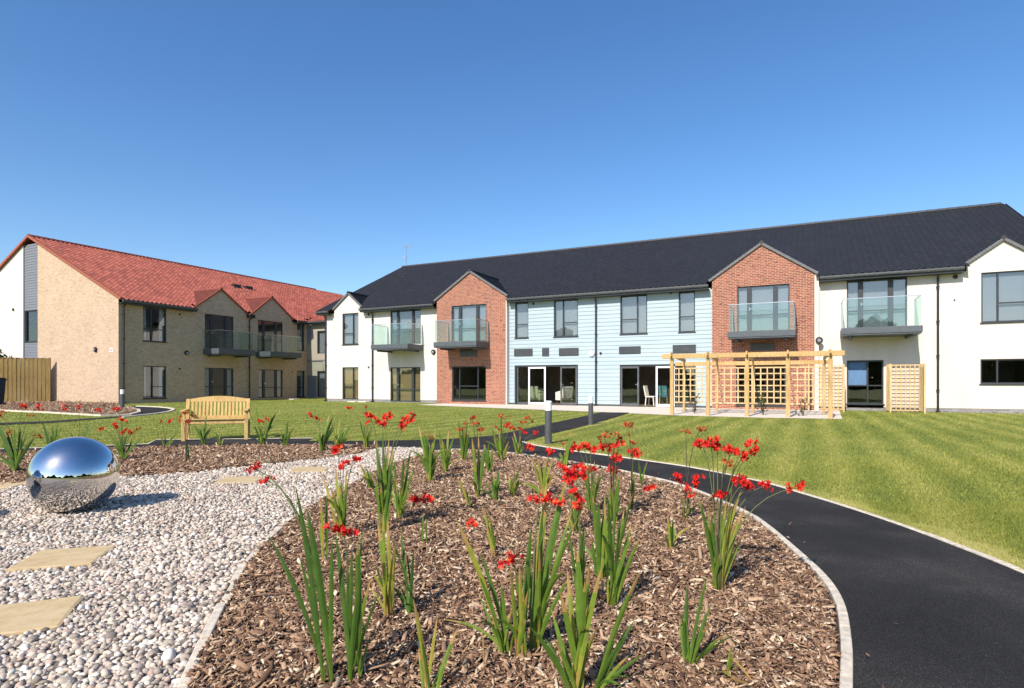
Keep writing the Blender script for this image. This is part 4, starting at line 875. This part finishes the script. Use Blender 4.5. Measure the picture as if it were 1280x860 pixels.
def plant(base, label, tips, flowers=(), wd=1.0, dry=0, tone=0, extra=2, fs=1.0):
    global NPL; NPL += 1; random.seed(100+NPL)
    g0 = gp(*base); d = g0.y
    e = empty('flowering_plant' if flowers else 'sword_leaved_plant', g0, label=label, cat='plant', group='red flowering sword leaved plants in the mulch beds')
    V = []; FC = []; RN = []; tt = list(tips)
    ty0 = min(q[1] for q in tips)
    for k in range(extra+(6 if base[1] < 700 else 4) if extra else 0):
        if len(tips) > 1:
            a, c = random.sample(tips, 2); s = random.random(); tt.append((a[0]+(c[0]-a[0])*s+random.uniform(-1, 1)*(base[1]-ty0)*.10, base[1]+(a[1]+(c[1]-a[1])*s-base[1])*random.uniform(.45, .97)))
    for i, (tx, ty) in enumerate(tt):
        off = random.uniform(-.10, .10); T = px3(tx, ty, d+off)-g0; T *= 1.04; T.z = max(T.z, .03); ln = T.length; bend = i >= len(tips) and random.random() < .3
        if bend: T += Vector((random.uniform(-.16, .16), random.uniform(-.14, .1), -.22*ln)); T.z = max(T.z, .03)
        B = Vector((random.uniform(-.025, .025), random.uniform(-.025, .025), -.02)); c = B.lerp(T, .5); lean = Vector((T.x, T.y, 0))
        c = c-lean*(.14 if not bend else .3)+Vector((0, 0, ln*(.06 if not bend else .34))); fa = Vector((random.uniform(-.55, .55), -1, random.uniform(-.2, .25))).normalized()
        r = min(.93, max(0, random.gauss(.5+tone, .2))); blade(V, FC, RN, B, c, T, min(.031, .011+ln*.028)*wd*random.uniform(.6, 1.12)*(.84 if d < 3.6 else 1 if d < 6 else 1.4), r if not dry else random.random(), fa)
    npmesh('leaves', np.array([tuple(v) for v in V]), np.array(FC), 'leaf_dry' if dry else 'leaf_green', RN, smooth=True, parent=e)
    for fl_ in flowers:
        fx_, fy_ = fl_[:2]; kind = fl_[2] if len(fl_) > 2 else 'r'; off = random.uniform(-.07, .07); T = px3(fx_, fy_, d+off)-g0
        b = MB(); Bs = Vector((random.uniform(-.02, .02), random.uniform(-.02, .02), 0)); lat = Vector((T.x, T.y, 0)); Tn = Vector((T.x, T.y, T.z))
        if T.z < .12: c = Vector((T.x*.6, T.y*.6, max(.12, T.z+.1)))
        else: c = Vector((T.x*.22, T.y*.22, T.z*.92))
        b.tube([Bs*(1-s)**2+c*2*s*(1-s)+Tn*s*s for s in [i/8 for i in range(9)]], [.0045-.0025*i/8 for i in range(9)], 5)
        o = b.build('flower_stem', 'stem_dark' if kind == 'f' else 'stem_green', e, smooth=True)
        sz = min(.078, max(.055, 19/F*d*.6))*fs*random.uniform(.9, 1.15)*(1.08 if d < 6 else 1)
        flower_mesh('flower_head', o, Tn, sz if kind != 'f' else sz*.85, 'petal_faded' if kind == 'f' else 'petal_red', 9 if kind == 'r' else 6)
    return e
# near bed, front to back
plant((413,857), 'tall lower left clump with two flowers arching over the gravel', [(337,673),(371,616),(384,642),(415,678),(375,699)], [(318,586),(335,601)], extra=0, tone=-.2, wd=1.0, fs=.55)
plant((441,857), 'dark leaved plant right of the leftmost clump with one red flower on top', [(420,671),(453,668),(474,742),(440,690),(447,682)], [(428,665)], extra=1, tone=-.15)
plant((486,776), 'bright green upright clump left of the dark narrow one', [(472,655),(479,640),(485,652),(493,690),(468,705)], extra=3, tone=.25)
plant((515,774), 'dark narrow leaning clump without flowers in the left middle of the bed', [(489,674),(508,690),(501,664),(498,745)], extra=1, tone=-.3)
plant((539,875), 'pale short clump cut off by the bottom edge with one yellow blade', [(517,752),(547,772),(571,788),(527,800),(556,830)], extra=1, tone=.25)
plant((617,700), 'thin little plant with a drooping red flower in the middle of the mulch', [(602,632),(612,645),(608,655)], [(590,656)], extra=0)
plant((633,824), 'leaning plant with a long left pointing blade left of the central clumps', [(571,654),(600,693),(626,728),(598,742),(640,760)], extra=1, tone=.05)
plant((652,826), 'clump carrying the low red flower left of the broad leaved one', [(638,712),(653,700),(664,662),(660,740),(632,770)], [(639,702)], extra=3, tone=.2)
plant((668,818), 'broad leaved tall clump with two flowers at the middle of the bed', [(683,610),(706,608),(713,646),(672,672),(678,640),(660,690)], [(674,626),(692,627)], extra=3, wd=1.2, tone=.12)
plant((722,872), 'largest clump at the bottom centre with many long green blades', [(664,786),(690,765),(700,742),(709,715),(722,690),(738,700),(752,712),(747,785),(731,730),(683,800)], extra=4, wd=1.2, tone=.1)
plant((744,872), 'right leaning clump beside the largest one at the bottom', [(801,716),(792,778),(770,800),(816,846)], extra=1, wd=1.15, tone=-.05)
plant((726,764), 'clump with a bright double red flower right of the broad leaved one', [(711,665),(717,680),(730,655),(735,690)], [(721,618),(724,634)], extra=3, tone=-.1)
plant((749,728), 'narrow dense clump between the double flower and the right hand fan', [(741,622),(748,630),(757,618),(753,650)], extra=3, tone=-.05)
plant((765,764), 'wide fan of tall blades right of centre in the near bed', [(771,598),(791,620),(760,625),(780,640),(785,668),(774,652)], extra=3)
plant((679,622), 'clump topped by two bright flowers below the nearest bollard', [(663,570),(672,572),(683,575),(692,572),(688,585),(668,582)], [(663,562),(690,567)], extra=3, tone=.3)
plant((720,668), 'clump with a broad mass of red blooms in front of the path', [(712,610),(722,612),(731,620),(708,640)], [(706,588),(715,594),(722,586),(727,597),(712,600)], extra=3, tone=.1)
plant((738,644), 'clump with a level row of red blooms before the path bend', [(728,575),(735,580),(743,578),(750,590)], [(720,561),(729,560),(738,562),(740,588)], extra=3, tone=.05)
plant((706,585), 'slim plant with one tall dark blade right of the nearest bollard', [(714,538),(710,560),(700,566)], [(703,555,'f')], extra=1)
plant((538,604), 'bushy clump at the head of the bed with a dull bud', [(523,534),(530,540),(545,536),(540,555),(534,548)], [(537,548,'f')], extra=4, tone=.0)
plant((556,592), 'fresh green clump at the head of the bed between the bud and the red spike', [(549,540),(561,538),(567,548),(553,550),(560,555)], extra=3, tone=.12)
plant((579,577), 'small clump with an upright red spike at the top of the bed', [(573,526),(586,542),(576,545),(584,530)], [(577,537),(579,546),(582,530,'f')], extra=1)
plant((597,624), 'tall pale green clump in the upper middle of the bed', [(590,549),(598,547),(606,558),(602,570),(592,570)], [(590,523,'f'),(596,531,'f'),(602,538,'f')], extra=3, tone=.12)
plant((611,592), 'small pale clump behind the tall one at the top of the bed', [(605,556),(611,553),(616,562)], extra=2, tone=.15)
plant((627,578), 'upright clump with a cluster of faded and red blooms before the side path', [(613,532),(626,522),(636,552),(631,545),(620,545)], [(627,520,'f'),(632,522,'f'),(634,532),(640,536),(622,536,'f')], extra=2)
plant((648,570), 'thin pale plant under a loose arc of small red blooms by the side path', [(642,540),(651,545),(655,556)], [(650,537),(654,528),(659,523),(656,541),(670,542),(665,527,'f')], extra=1, tone=.2, fs=.85)
plant((587,636), 'stubby yellow green fan low in the mulch', [(571,596),(577,605),(583,615)], extra=0, tone=.4, wd=1.5)
plant((619,628), 'small dark tuft beside the stubby fan', [(617,590),(623,588),(615,605)], extra=1, tone=-.2)
plant((640,622), 'short broad bladed plant left of the twin flowered clump', [(649,588),(636,595),(645,600)], extra=1, wd=1.3)
plant((896,742), 'biggest right hand clump bearing a wide crown of red blooms over the path', [(874,625),(885,632),(926,616),(915,614),(931,636),(901,640),(908,628),(880,660),(921,650),(889,650)], [(877,557),(889,560),(897,556),(909,563),(915,566),(935,558),(942,566),(930,572),(901,621),(930,606),(922,600),(937,610),(957,607),(996,610),(908,580,'f')], extra=4, tone=.22, wd=1.1)
plant((858,836), 'short clump low on the right with one blade bent flat', [(859,734),(884,722),(888,758),(852,768),(920,793)], extra=1)
plant((858,652), 'tall thin stemmed plant with red blooms against the path on the right', [(853,620),(860,612),(863,630)], [(847,600),(861,617),(872,602),(857,541,'f'),(876,538,'f')], extra=1)
plant((839,690), 'single small tuft alone in the right mulch', [(834,643),(841,648),(838,655)], extra=1, tone=.1)
plant((803,610), 'tiny two bladed sprout at the kerb of the bend', [(798,577),(809,578)], extra=0, tone=.15)
plant((767,656), 'many flowered plant rising over the path bend in the middle distance', [(762,600),(768,605),(774,595)], [(757,560),(768,558),(771,574),(768,589),(755,549,'f'),(766,546,'f'),(776,549,'f')], extra=1)
plant((790,640), 'loose stemmed plant with one fallen bloom near the bend kerb', [(793,590),(786,600)], [(812,611),(790,555,'f'),(792,567),(785,532,'f')], extra=0)
plant((428,676), 'clump beside the gravel with three red flowers at its tips', [(402,592),(419,584),(433,590),(413,610),(425,605)], [(421,563),(430,582),(446,575)], extra=3, tone=.1)
plant((404,706), 'dull thin pair of blades at the gravel edge', [(401,626),(408,622),(399,650)], extra=0, tone=.2)
plant((466,614), 'little sprout at the gravel kerb in front of the tall left clump', [(450,580),(462,584)], extra=1)
plant((480,668), 'very tall clump at the left head of the bed with blooms above the lawn', [(470,552),(478,545),(486,553),(474,575),(491,560),(468,590)], [(461,521),(484,521),(478,531),(505,525),(513,526),(502,535)], extra=3, fs=.85)
plant((499,652), 'dense fan just right of the very tall clump', [(513,563),(505,572),(493,577),(489,590),(510,590)], [(523,626),(536,624)], extra=4, tone=.05)
plant((531,682), 'lone dark shoot in the mulch between the clumps', [(529,642),(533,648)], extra=0, tone=-.2)
plant((945,858), 'withered straw coloured plant lying by the kerb at the lower right', [(914,822),(992,862),(930,852),(905,848)], extra=0, dry=1)
plant((903,846), 'half dead low tuft right of the bent bladed clump', [(917,800),(890,838),(925,825)], extra=1, tone=.3)
plant((606,848), 'single dry stalk in the mulch near the bottom', [(603,786),(590,850)], extra=0, dry=1, wd=.5)
# second bed, along the back of the gravel
plant((20,592), 'big dark clump at the left edge behind the gravel', [(-4,530),(8,540),(18,535),(26,533),(35,540),(43,548),(2,555),(30,550)], [(12,541,'f'),(48,546,'f'),(0,520),(30,509),(49,510)], extra=5, tone=-.2, wd=1.2)
plant((66,574), 'clump half hidden by the left side of the steel sphere', [(54,529),(60,541),(78,531),(70,545)], [(82,510),(39,520,'f')], extra=2, tone=-.2)
plant((100,574), 'clump rising behind the top right of the steel sphere', [(93,536),(103,538),(113,526),(98,545),(88,540)], [(98,510),(123,514)], extra=2, tone=-.2)
plant((154,576), 'dark flowering clump right of the steel sphere', [(137,543),(146,537),(158,545),(178,547),(152,548),(165,552)], [(127,537),(145,533),(152,525),(155,541),(163,541),(172,537,'f'),(147,512)], extra=4, tone=-.25)
plant((206,562), 'pair of thin pale sprouts left of the bench', [(208,540),(221,542),(200,545)], [(202,527,'f'),(213,527)], extra=1)
plant((233,580), 'slender dark stemmed plant with brown blooms in front of the left bench leg', [(232,553),(236,556)], [(227,524,'f'),(234,517,'f'),(241,520,'f'),(236,528)], extra=0, tone=-.3)
plant((255,558), 'small dark clump before the bench seat', [(242,530),(258,520),(250,535)], extra=2, tone=-.1)
plant((275,560), 'tiny clump before the middle of the bench', [(270,540),(280,548)], extra=1)
plant((327,558), 'clump with orange blooms right of the bench', [(319,505),(318,532),(345,517),(335,530),(325,540)], [(326,527),(337,525),(332,522,'f')], extra=3)
plant((355,560), 'dark narrow clump further right of the bench', [(360,527),(352,540),(369,532)], extra=2, tone=-.2)
plant((402,566), 'large clump standing against the lawn left of the gravel end', [(397,534),(412,519),(416,522),(406,540),(400,545),(418,535)], [(388,519),(396,524)], extra=5, tone=-.05)
plant((421,563), 'paler clump just right of the large lawn side one', [(425,526),(440,531),(431,538),(419,536)], extra=2, tone=.1)
plant((458,562), 'clump with one upright red spike at the far end of the second bed', [(449,524),(455,532),(466,530),(461,540)], [(461,521),(461,528),(436,511),(458,509,'f')], extra=2)
# young climbers at the foot of the pergola
for k, (px, py, lab) in enumerate(((868, 517, 'bare twiggy climber below the left pergola lattice'), (954, 519, 'low twiggy climber near the middle pergola posts'), (1004, 520, 'brown leaved climber at the right end of the pergola lattice'))):
    p = gp(px, py); e = empty('climbing_plant', p, label=lab, cat='plant', group='young climbers at the pergola'); random.seed(900+k)
    b = MB()
    for q in range(6): a = random.uniform(0, 6.28); h_ = random.uniform(.3, 1.0); b.tube([(0, 0, 0), (.06*math.cos(a), .06*math.sin(a), h_*.5), (.16*math.cos(a), .12*math.sin(a), h_)], [.012, .009, .004], 5)
    b.build('stems', 'stem_dark', e); n = 60; rr = np.random.default_rng(k); c = rr.normal(size=(n, 3))*(.14, .12, .2)+(0, 0, .4); a = rr.normal(size=(n, 3)); a /= np.linalg.norm(a, axis=1)[:, None]; q = np.cross(a, rr.normal(size=(n, 3)))
    V = np.zeros((n*4, 3)); V[0::4] = c-a*.05; V[1::4] = c-q*.025; V[2::4] = c+a*.05; V[3::4] = c+q*.025
    npmesh('leaves', V, np.arange(4*n).reshape(n, 4), 'tree_leaf', rr.random(n), parent=e)
# ------------------------------------------------------------------ loose ground cover: pebbles, wood chips, grass
def rot_mats(n, rr, tilt):
    ya = rr.uniform(0, 6.283, n); p = rr.normal(0, tilt, n); r = rr.normal(0, tilt, n)
    cy, sy, cp, sp_, cr, sr = np.cos(ya), np.sin(ya), np.cos(p), np.sin(p), np.cos(r), np.sin(r)
    m = np.empty((n, 3, 3))
    m[:, 0, 0] = cy*cp; m[:, 0, 1] = cy*sp_*sr-sy*cr; m[:, 0, 2] = cy*sp_*cr+sy*sr
    m[:, 1, 0] = sy*cp; m[:, 1, 1] = sy*sp_*sr+cy*cr; m[:, 1, 2] = sy*sp_*cr-cy*sr
    m[:, 2, 0] = -sp_; m[:, 2, 1] = cp*sr; m[:, 2, 2] = cp*cr
    return m
def jitter_grid(x0, x1, y0, y1, s, rr):
    X, Y = np.meshgrid(np.arange(x0, x1, s), np.arange(y0, y1, s)); P = np.stack([X.ravel(), Y.ravel()], 1)
    return P+rr.uniform(-.5, .5, P.shape)*s
def in_view(P, m=1.12, near=2.0):                       # near the photograph's view and a step to either side
    return (P[:, 1] > near) & (np.abs(P[:, 0]) < (P[:, 1]*640/F+.9)*m)
def ico(level):
    t = (1+5**.5)/2; v = np.array([(-1,t,0),(1,t,0),(-1,-t,0),(1,-t,0),(0,-1,t),(0,1,t),(0,-1,-t),(0,1,-t),(t,0,-1),(t,0,1),(-t,0,-1),(-t,0,1)], float); v /= np.linalg.norm(v[0])
    f = [(0,11,5),(0,5,1),(0,1,7),(0,7,10),(0,10,11),(1,5,9),(5,11,4),(11,10,2),(10,7,6),(7,1,8),(3,9,4),(3,4,2),(3,2,6),(3,6,8),(3,8,9),(4,9,5),(2,4,11),(6,2,10),(8,6,7),(9,8,1)]
    if level == 0: return v, np.array(f)
    v = list(map(tuple, v)); cache = {}; out = []
    def mid(a, b):
        k = (min(a, b), max(a, b))
        if k not in cache: m = np.array(v[a])+np.array(v[b]); v.append(tuple(m/np.linalg.norm(m))); cache[k] = len(v)-1
        return cache[k]
    for a, b, c in f: p, q, r = mid(a, b), mid(b, c), mid(c, a); out += [(a, p, r), (b, q, p), (c, r, q), (p, q, r)]
    return np.array(v), np.array(out)
gpoly = [(p[0], p[1]) for p in gravel]; bpoly = [(p[0], p[1]) for p in bed]; b2poly = [(p[0], p[1]) for p in bed2]; apoly = [(p[0], p[1]) for p in asphalt_poly]
def pebbles(P, size, level, rr, h0):
    v, f = ico(level); n = len(P); v = v*(1+rr.normal(0, .06, (len(v), 1)))
    sc = size*np.exp(rr.normal(0, .28, n))[:, None]*np.stack([rr.uniform(.85, 1.25, n), rr.uniform(.65, .95, n), rr.uniform(.45, .72, n)], 1)
    W_ = np.einsum('nij,nkj->nki', rot_mats(n, rr, .35), v[None]*sc[:, None, :]); W_[:, :, 0] += P[:, 0:1]; W_[:, :, 1] += P[:, 1:2]; W_[:, :, 2] += (h0+rr.uniform(-.006, .013, n))[:, None]
    return W_.reshape(-1, 3), (f[None]+(np.arange(n)*len(v))[:, None, None]).reshape(-1, 3), np.repeat(rr.random(n), len(f))
BD = np.array([(p[0]+(q[0]-p[0])*s, p[1]+(q[1]-p[1])*s) for p, q in zip(bpoly, bpoly[1:]+bpoly[:1]) for s in (0, .25, .5, .75)])
def bdist(P): return np.sqrt(((P[:, None, :]-BD[None])**2).sum(2)).min(1) if len(P) < 6000 else np.concatenate([bdist(Q) for Q in np.array_split(P, len(P)//5000+1)])
stones = [(o.location.x, o.location.y, o.rotation_euler.z) for o in STONES]
def clear(P, m=.0):
    k = np.ones(len(P), bool)
    for x, y, a in stones:
        dx, dy = P[:, 0]-x, P[:, 1]-y; u = dx*math.cos(a)+dy*math.sin(a); v = -dx*math.sin(a)+dy*math.cos(a); e_ = .228-.03*rr.random(len(P)); k &= ~((np.abs(u) < e_) & (np.abs(v) < e_))
    return k
rr = np.random.default_rng(21); VV = []; FF = []; RR = []; off = 0
for y0, y1, sp, size, lev in ((1.9, 4.6, .0205, .0142, 1), (4.6, 7.5, .0255, .0168, 0), (7.5, 11.2, .032, .02, 0)):
    P = jitter_grid(-10.5, -1.0, y0, y1, sp, rr); P = P[in_view(P) & inside(P, gpoly) & clear(P)]; P = P[bdist(P) > .028]
    v, f, r = pebbles(P, size, lev, rr, .008); VV.append(v); FF.append(f+off); RR.append(r); off += len(v)
tag(npmesh('gravel', np.concatenate(VV), np.concatenate(FF), 'pebbles', np.concatenate(RR), smooth=True), 'pale rounded pebbles covering the gravel garden', 'gravel', kind='stuff')
def chips(P, length, rr, z0, mound_=False):
    n = len(P); box = np.array([(-1,-1,-1),(1,-1,-1),(1,1,-1),(-1,1,-1),(-.85,-.8,1),(.9,-.7,1),(.8,.85,1),(-.9,.75,1)], float)*.5
    fc = np.array([(3,2,1,0),(4,5,6,7),(0,1,5,4),(1,2,6,5),(2,3,7,6),(3,0,4,7)])
    L_ = length*np.exp(rr.normal(0, .45, n)); sc = np.stack([L_*1.15, np.minimum(L_*rr.uniform(.12, .5, n), .022), np.minimum(L_*rr.uniform(.05, .16, n), .006)], 1)
    B = box[None]*sc[:, None, :]*(1+rr.normal(0, .1, (n, 8, 3))); B[:, :, 2] += (np.abs(box[:, 0])[None]-.25)*0+rr.normal(0, .12, n)[:, None]*(box[:, 0]**2)[None]*L_[:, None]
    W_ = np.einsum('nij,nkj->nki', rot_mats(n, rr, .42), B); W_[:, :, 0] += P[:, 0:1]; W_[:, :, 1] += P[:, 1:2]; W_[:, :, 2] += (z0+rr.uniform(0, .03, n)**1.0)[:, None]
    return W_.reshape(-1, 3), (fc[None]+(np.arange(n)*8)[:, None, None]).reshape(-1, 4), np.repeat(np.clip(rr.beta(1.15, 1.5, n), 0, 1), 6)
VV = []; FF = []; RR = []; off = 0
def add(P, ln, z0):
    global off
    v, f, r = chips(P, ln, rr, z0); VV.append(v); FF.append(f+off); RR.append(r); off += len(v)
for y0, y1, sp, ln in ((1.7, 3.4, .0105, .023), (3.4, 5.2, .0135, .026), (5.2, 8, .019, .031), (8, 10.6, .025, .038)):
    P = jitter_grid(-2.1, 2.2, y0, y1, sp, rr); P = P[inside(P, bpoly) & in_view(P)]; P = P[bdist(P) > np.where(P[:, 0] > -1.2, .018, .02)]; add(P, ln, .006)
P = jitter_grid(-2.1, 2.2, 1.7, 6, .10, rr); P = P[inside(P, bpoly)]; P = P[bdist(P) > .08]; add(P, .05, .016)
P = jitter_grid(-2.0, 3.1, 2.0, 9.5, .2, rr); P = P[inside(P, apoly)]; dd = bdist(P); P = P[(dd > .07) & (dd < .1+rr.exponential(.1, len(P)))]; add(P, .016, .015)
tag(npmesh('wood_chip_mulch', np.concatenate(VV), np.concatenate(FF), 'wood_chips', np.concatenate(RR)), 'brown wood chip mulch of the oval flower bed', 'mulch', kind='stuff')
VV = []; FF = []; RR = []; off = 0
P = jitter_grid(-14, -2, 5.5, 11.5, .036, rr); P = P[inside(P, b2poly) & in_view(P)]; add(P, .058, .012)
tag(npmesh('wood_chip_mulch', np.concatenate(VV), np.concatenate(FF), 'wood_chips', np.concatenate(RR)), 'brown wood chip mulch behind the gravel in front of the bench', 'mulch', kind='stuff')
VV = []; FF = []; RR = []; off = 0
fpoly = [(p[0], p[1]) for p in far_bed]; P = jitter_grid(min(p[0] for p in fpoly), max(p[0] for p in fpoly), min(p[1] for p in fpoly), max(p[1] for p in fpoly), .11, rr); P = P[inside(P, fpoly) & in_view(P)]; add(P, .15, .03)
tag(npmesh('wood_chip_mulch', np.concatenate(VV), np.concatenate(FF), 'wood_chips', np.concatenate(RR)), 'coarse brown mulch of the far bed at the brick building corner', 'mulch', kind='stuff')
# mown grass blades
ppoly = [(p[0], p[1]) for p in patio]; fppoly = [(p[0], p[1]) for p in far_path]
bays_poly = None
def free(P):
    k = in_view(P) & ~inside(P, apoly) & ~inside(P, gpoly) & ~inside(P, bpoly) & ~inside(P, b2poly) & ~inside(P, ppoly) & ~inside(P, fppoly) & ~inside(P, fpoly)
    D = P[:, 0]*SA+P[:, 1]*CA; U = P[:, 0]*CA-P[:, 1]*SA
    return k & ~((D > D0-.05) & (U > XL)) & ~((U < LU+.05) & (D > LD-.05)) & ~(D > LD+T1)
VV = []; RR = []
for y0, y1, sp, ht, wd in ((2.8, 6, .0115, .020, .0055), (6, 9.5, .023, .022, .010), (9.5, 15, .046, .02, .016), (15, 24, .09, .022, .03), (24, 45, .22, .025, .05)):
    xm = y1*640/F+2; P = jitter_grid(-xm, xm, y0, y1, sp, rr); P = P[free(P)]; n = len(P)
    a = rr.uniform(0, 6.283, n); h = ht*np.exp(rr.normal(0, .3, n)); ln = rr.normal(0, .55, (n, 2))*h[:, None]; w2 = wd*rr.uniform(.5, 1.1, n)/2
    A = np.stack([P[:, 0]-np.cos(a)*w2, P[:, 1]-np.sin(a)*w2, np.zeros(n)], 1); B = np.stack([P[:, 0]+np.cos(a)*w2, P[:, 1]+np.sin(a)*w2, np.zeros(n)], 1)
    T = np.stack([P[:, 0]+ln[:, 0], P[:, 1]+ln[:, 1], h], 1); VV.append(np.stack([A, B, T], 1).reshape(-1, 3)); OD = np.array([(p[0], p[1]) for p in outer]); ed = np.concatenate([np.sqrt(((Q[:, None, :]-OD[None])**2).sum(2)).min(1) for Q in np.array_split(P, max(1, n//4000))]); RR.append(rr.random(n)+1.1*np.clip(1-ed/(.22+.25*rr.random(n)), 0, 1))
V = np.concatenate(VV); tag(npmesh('grass', V, np.arange(len(V)).reshape(-1, 3), 'lawn', np.concatenate(RR)), 'short mown grass blades of the lawn', 'grass', kind='stuff')
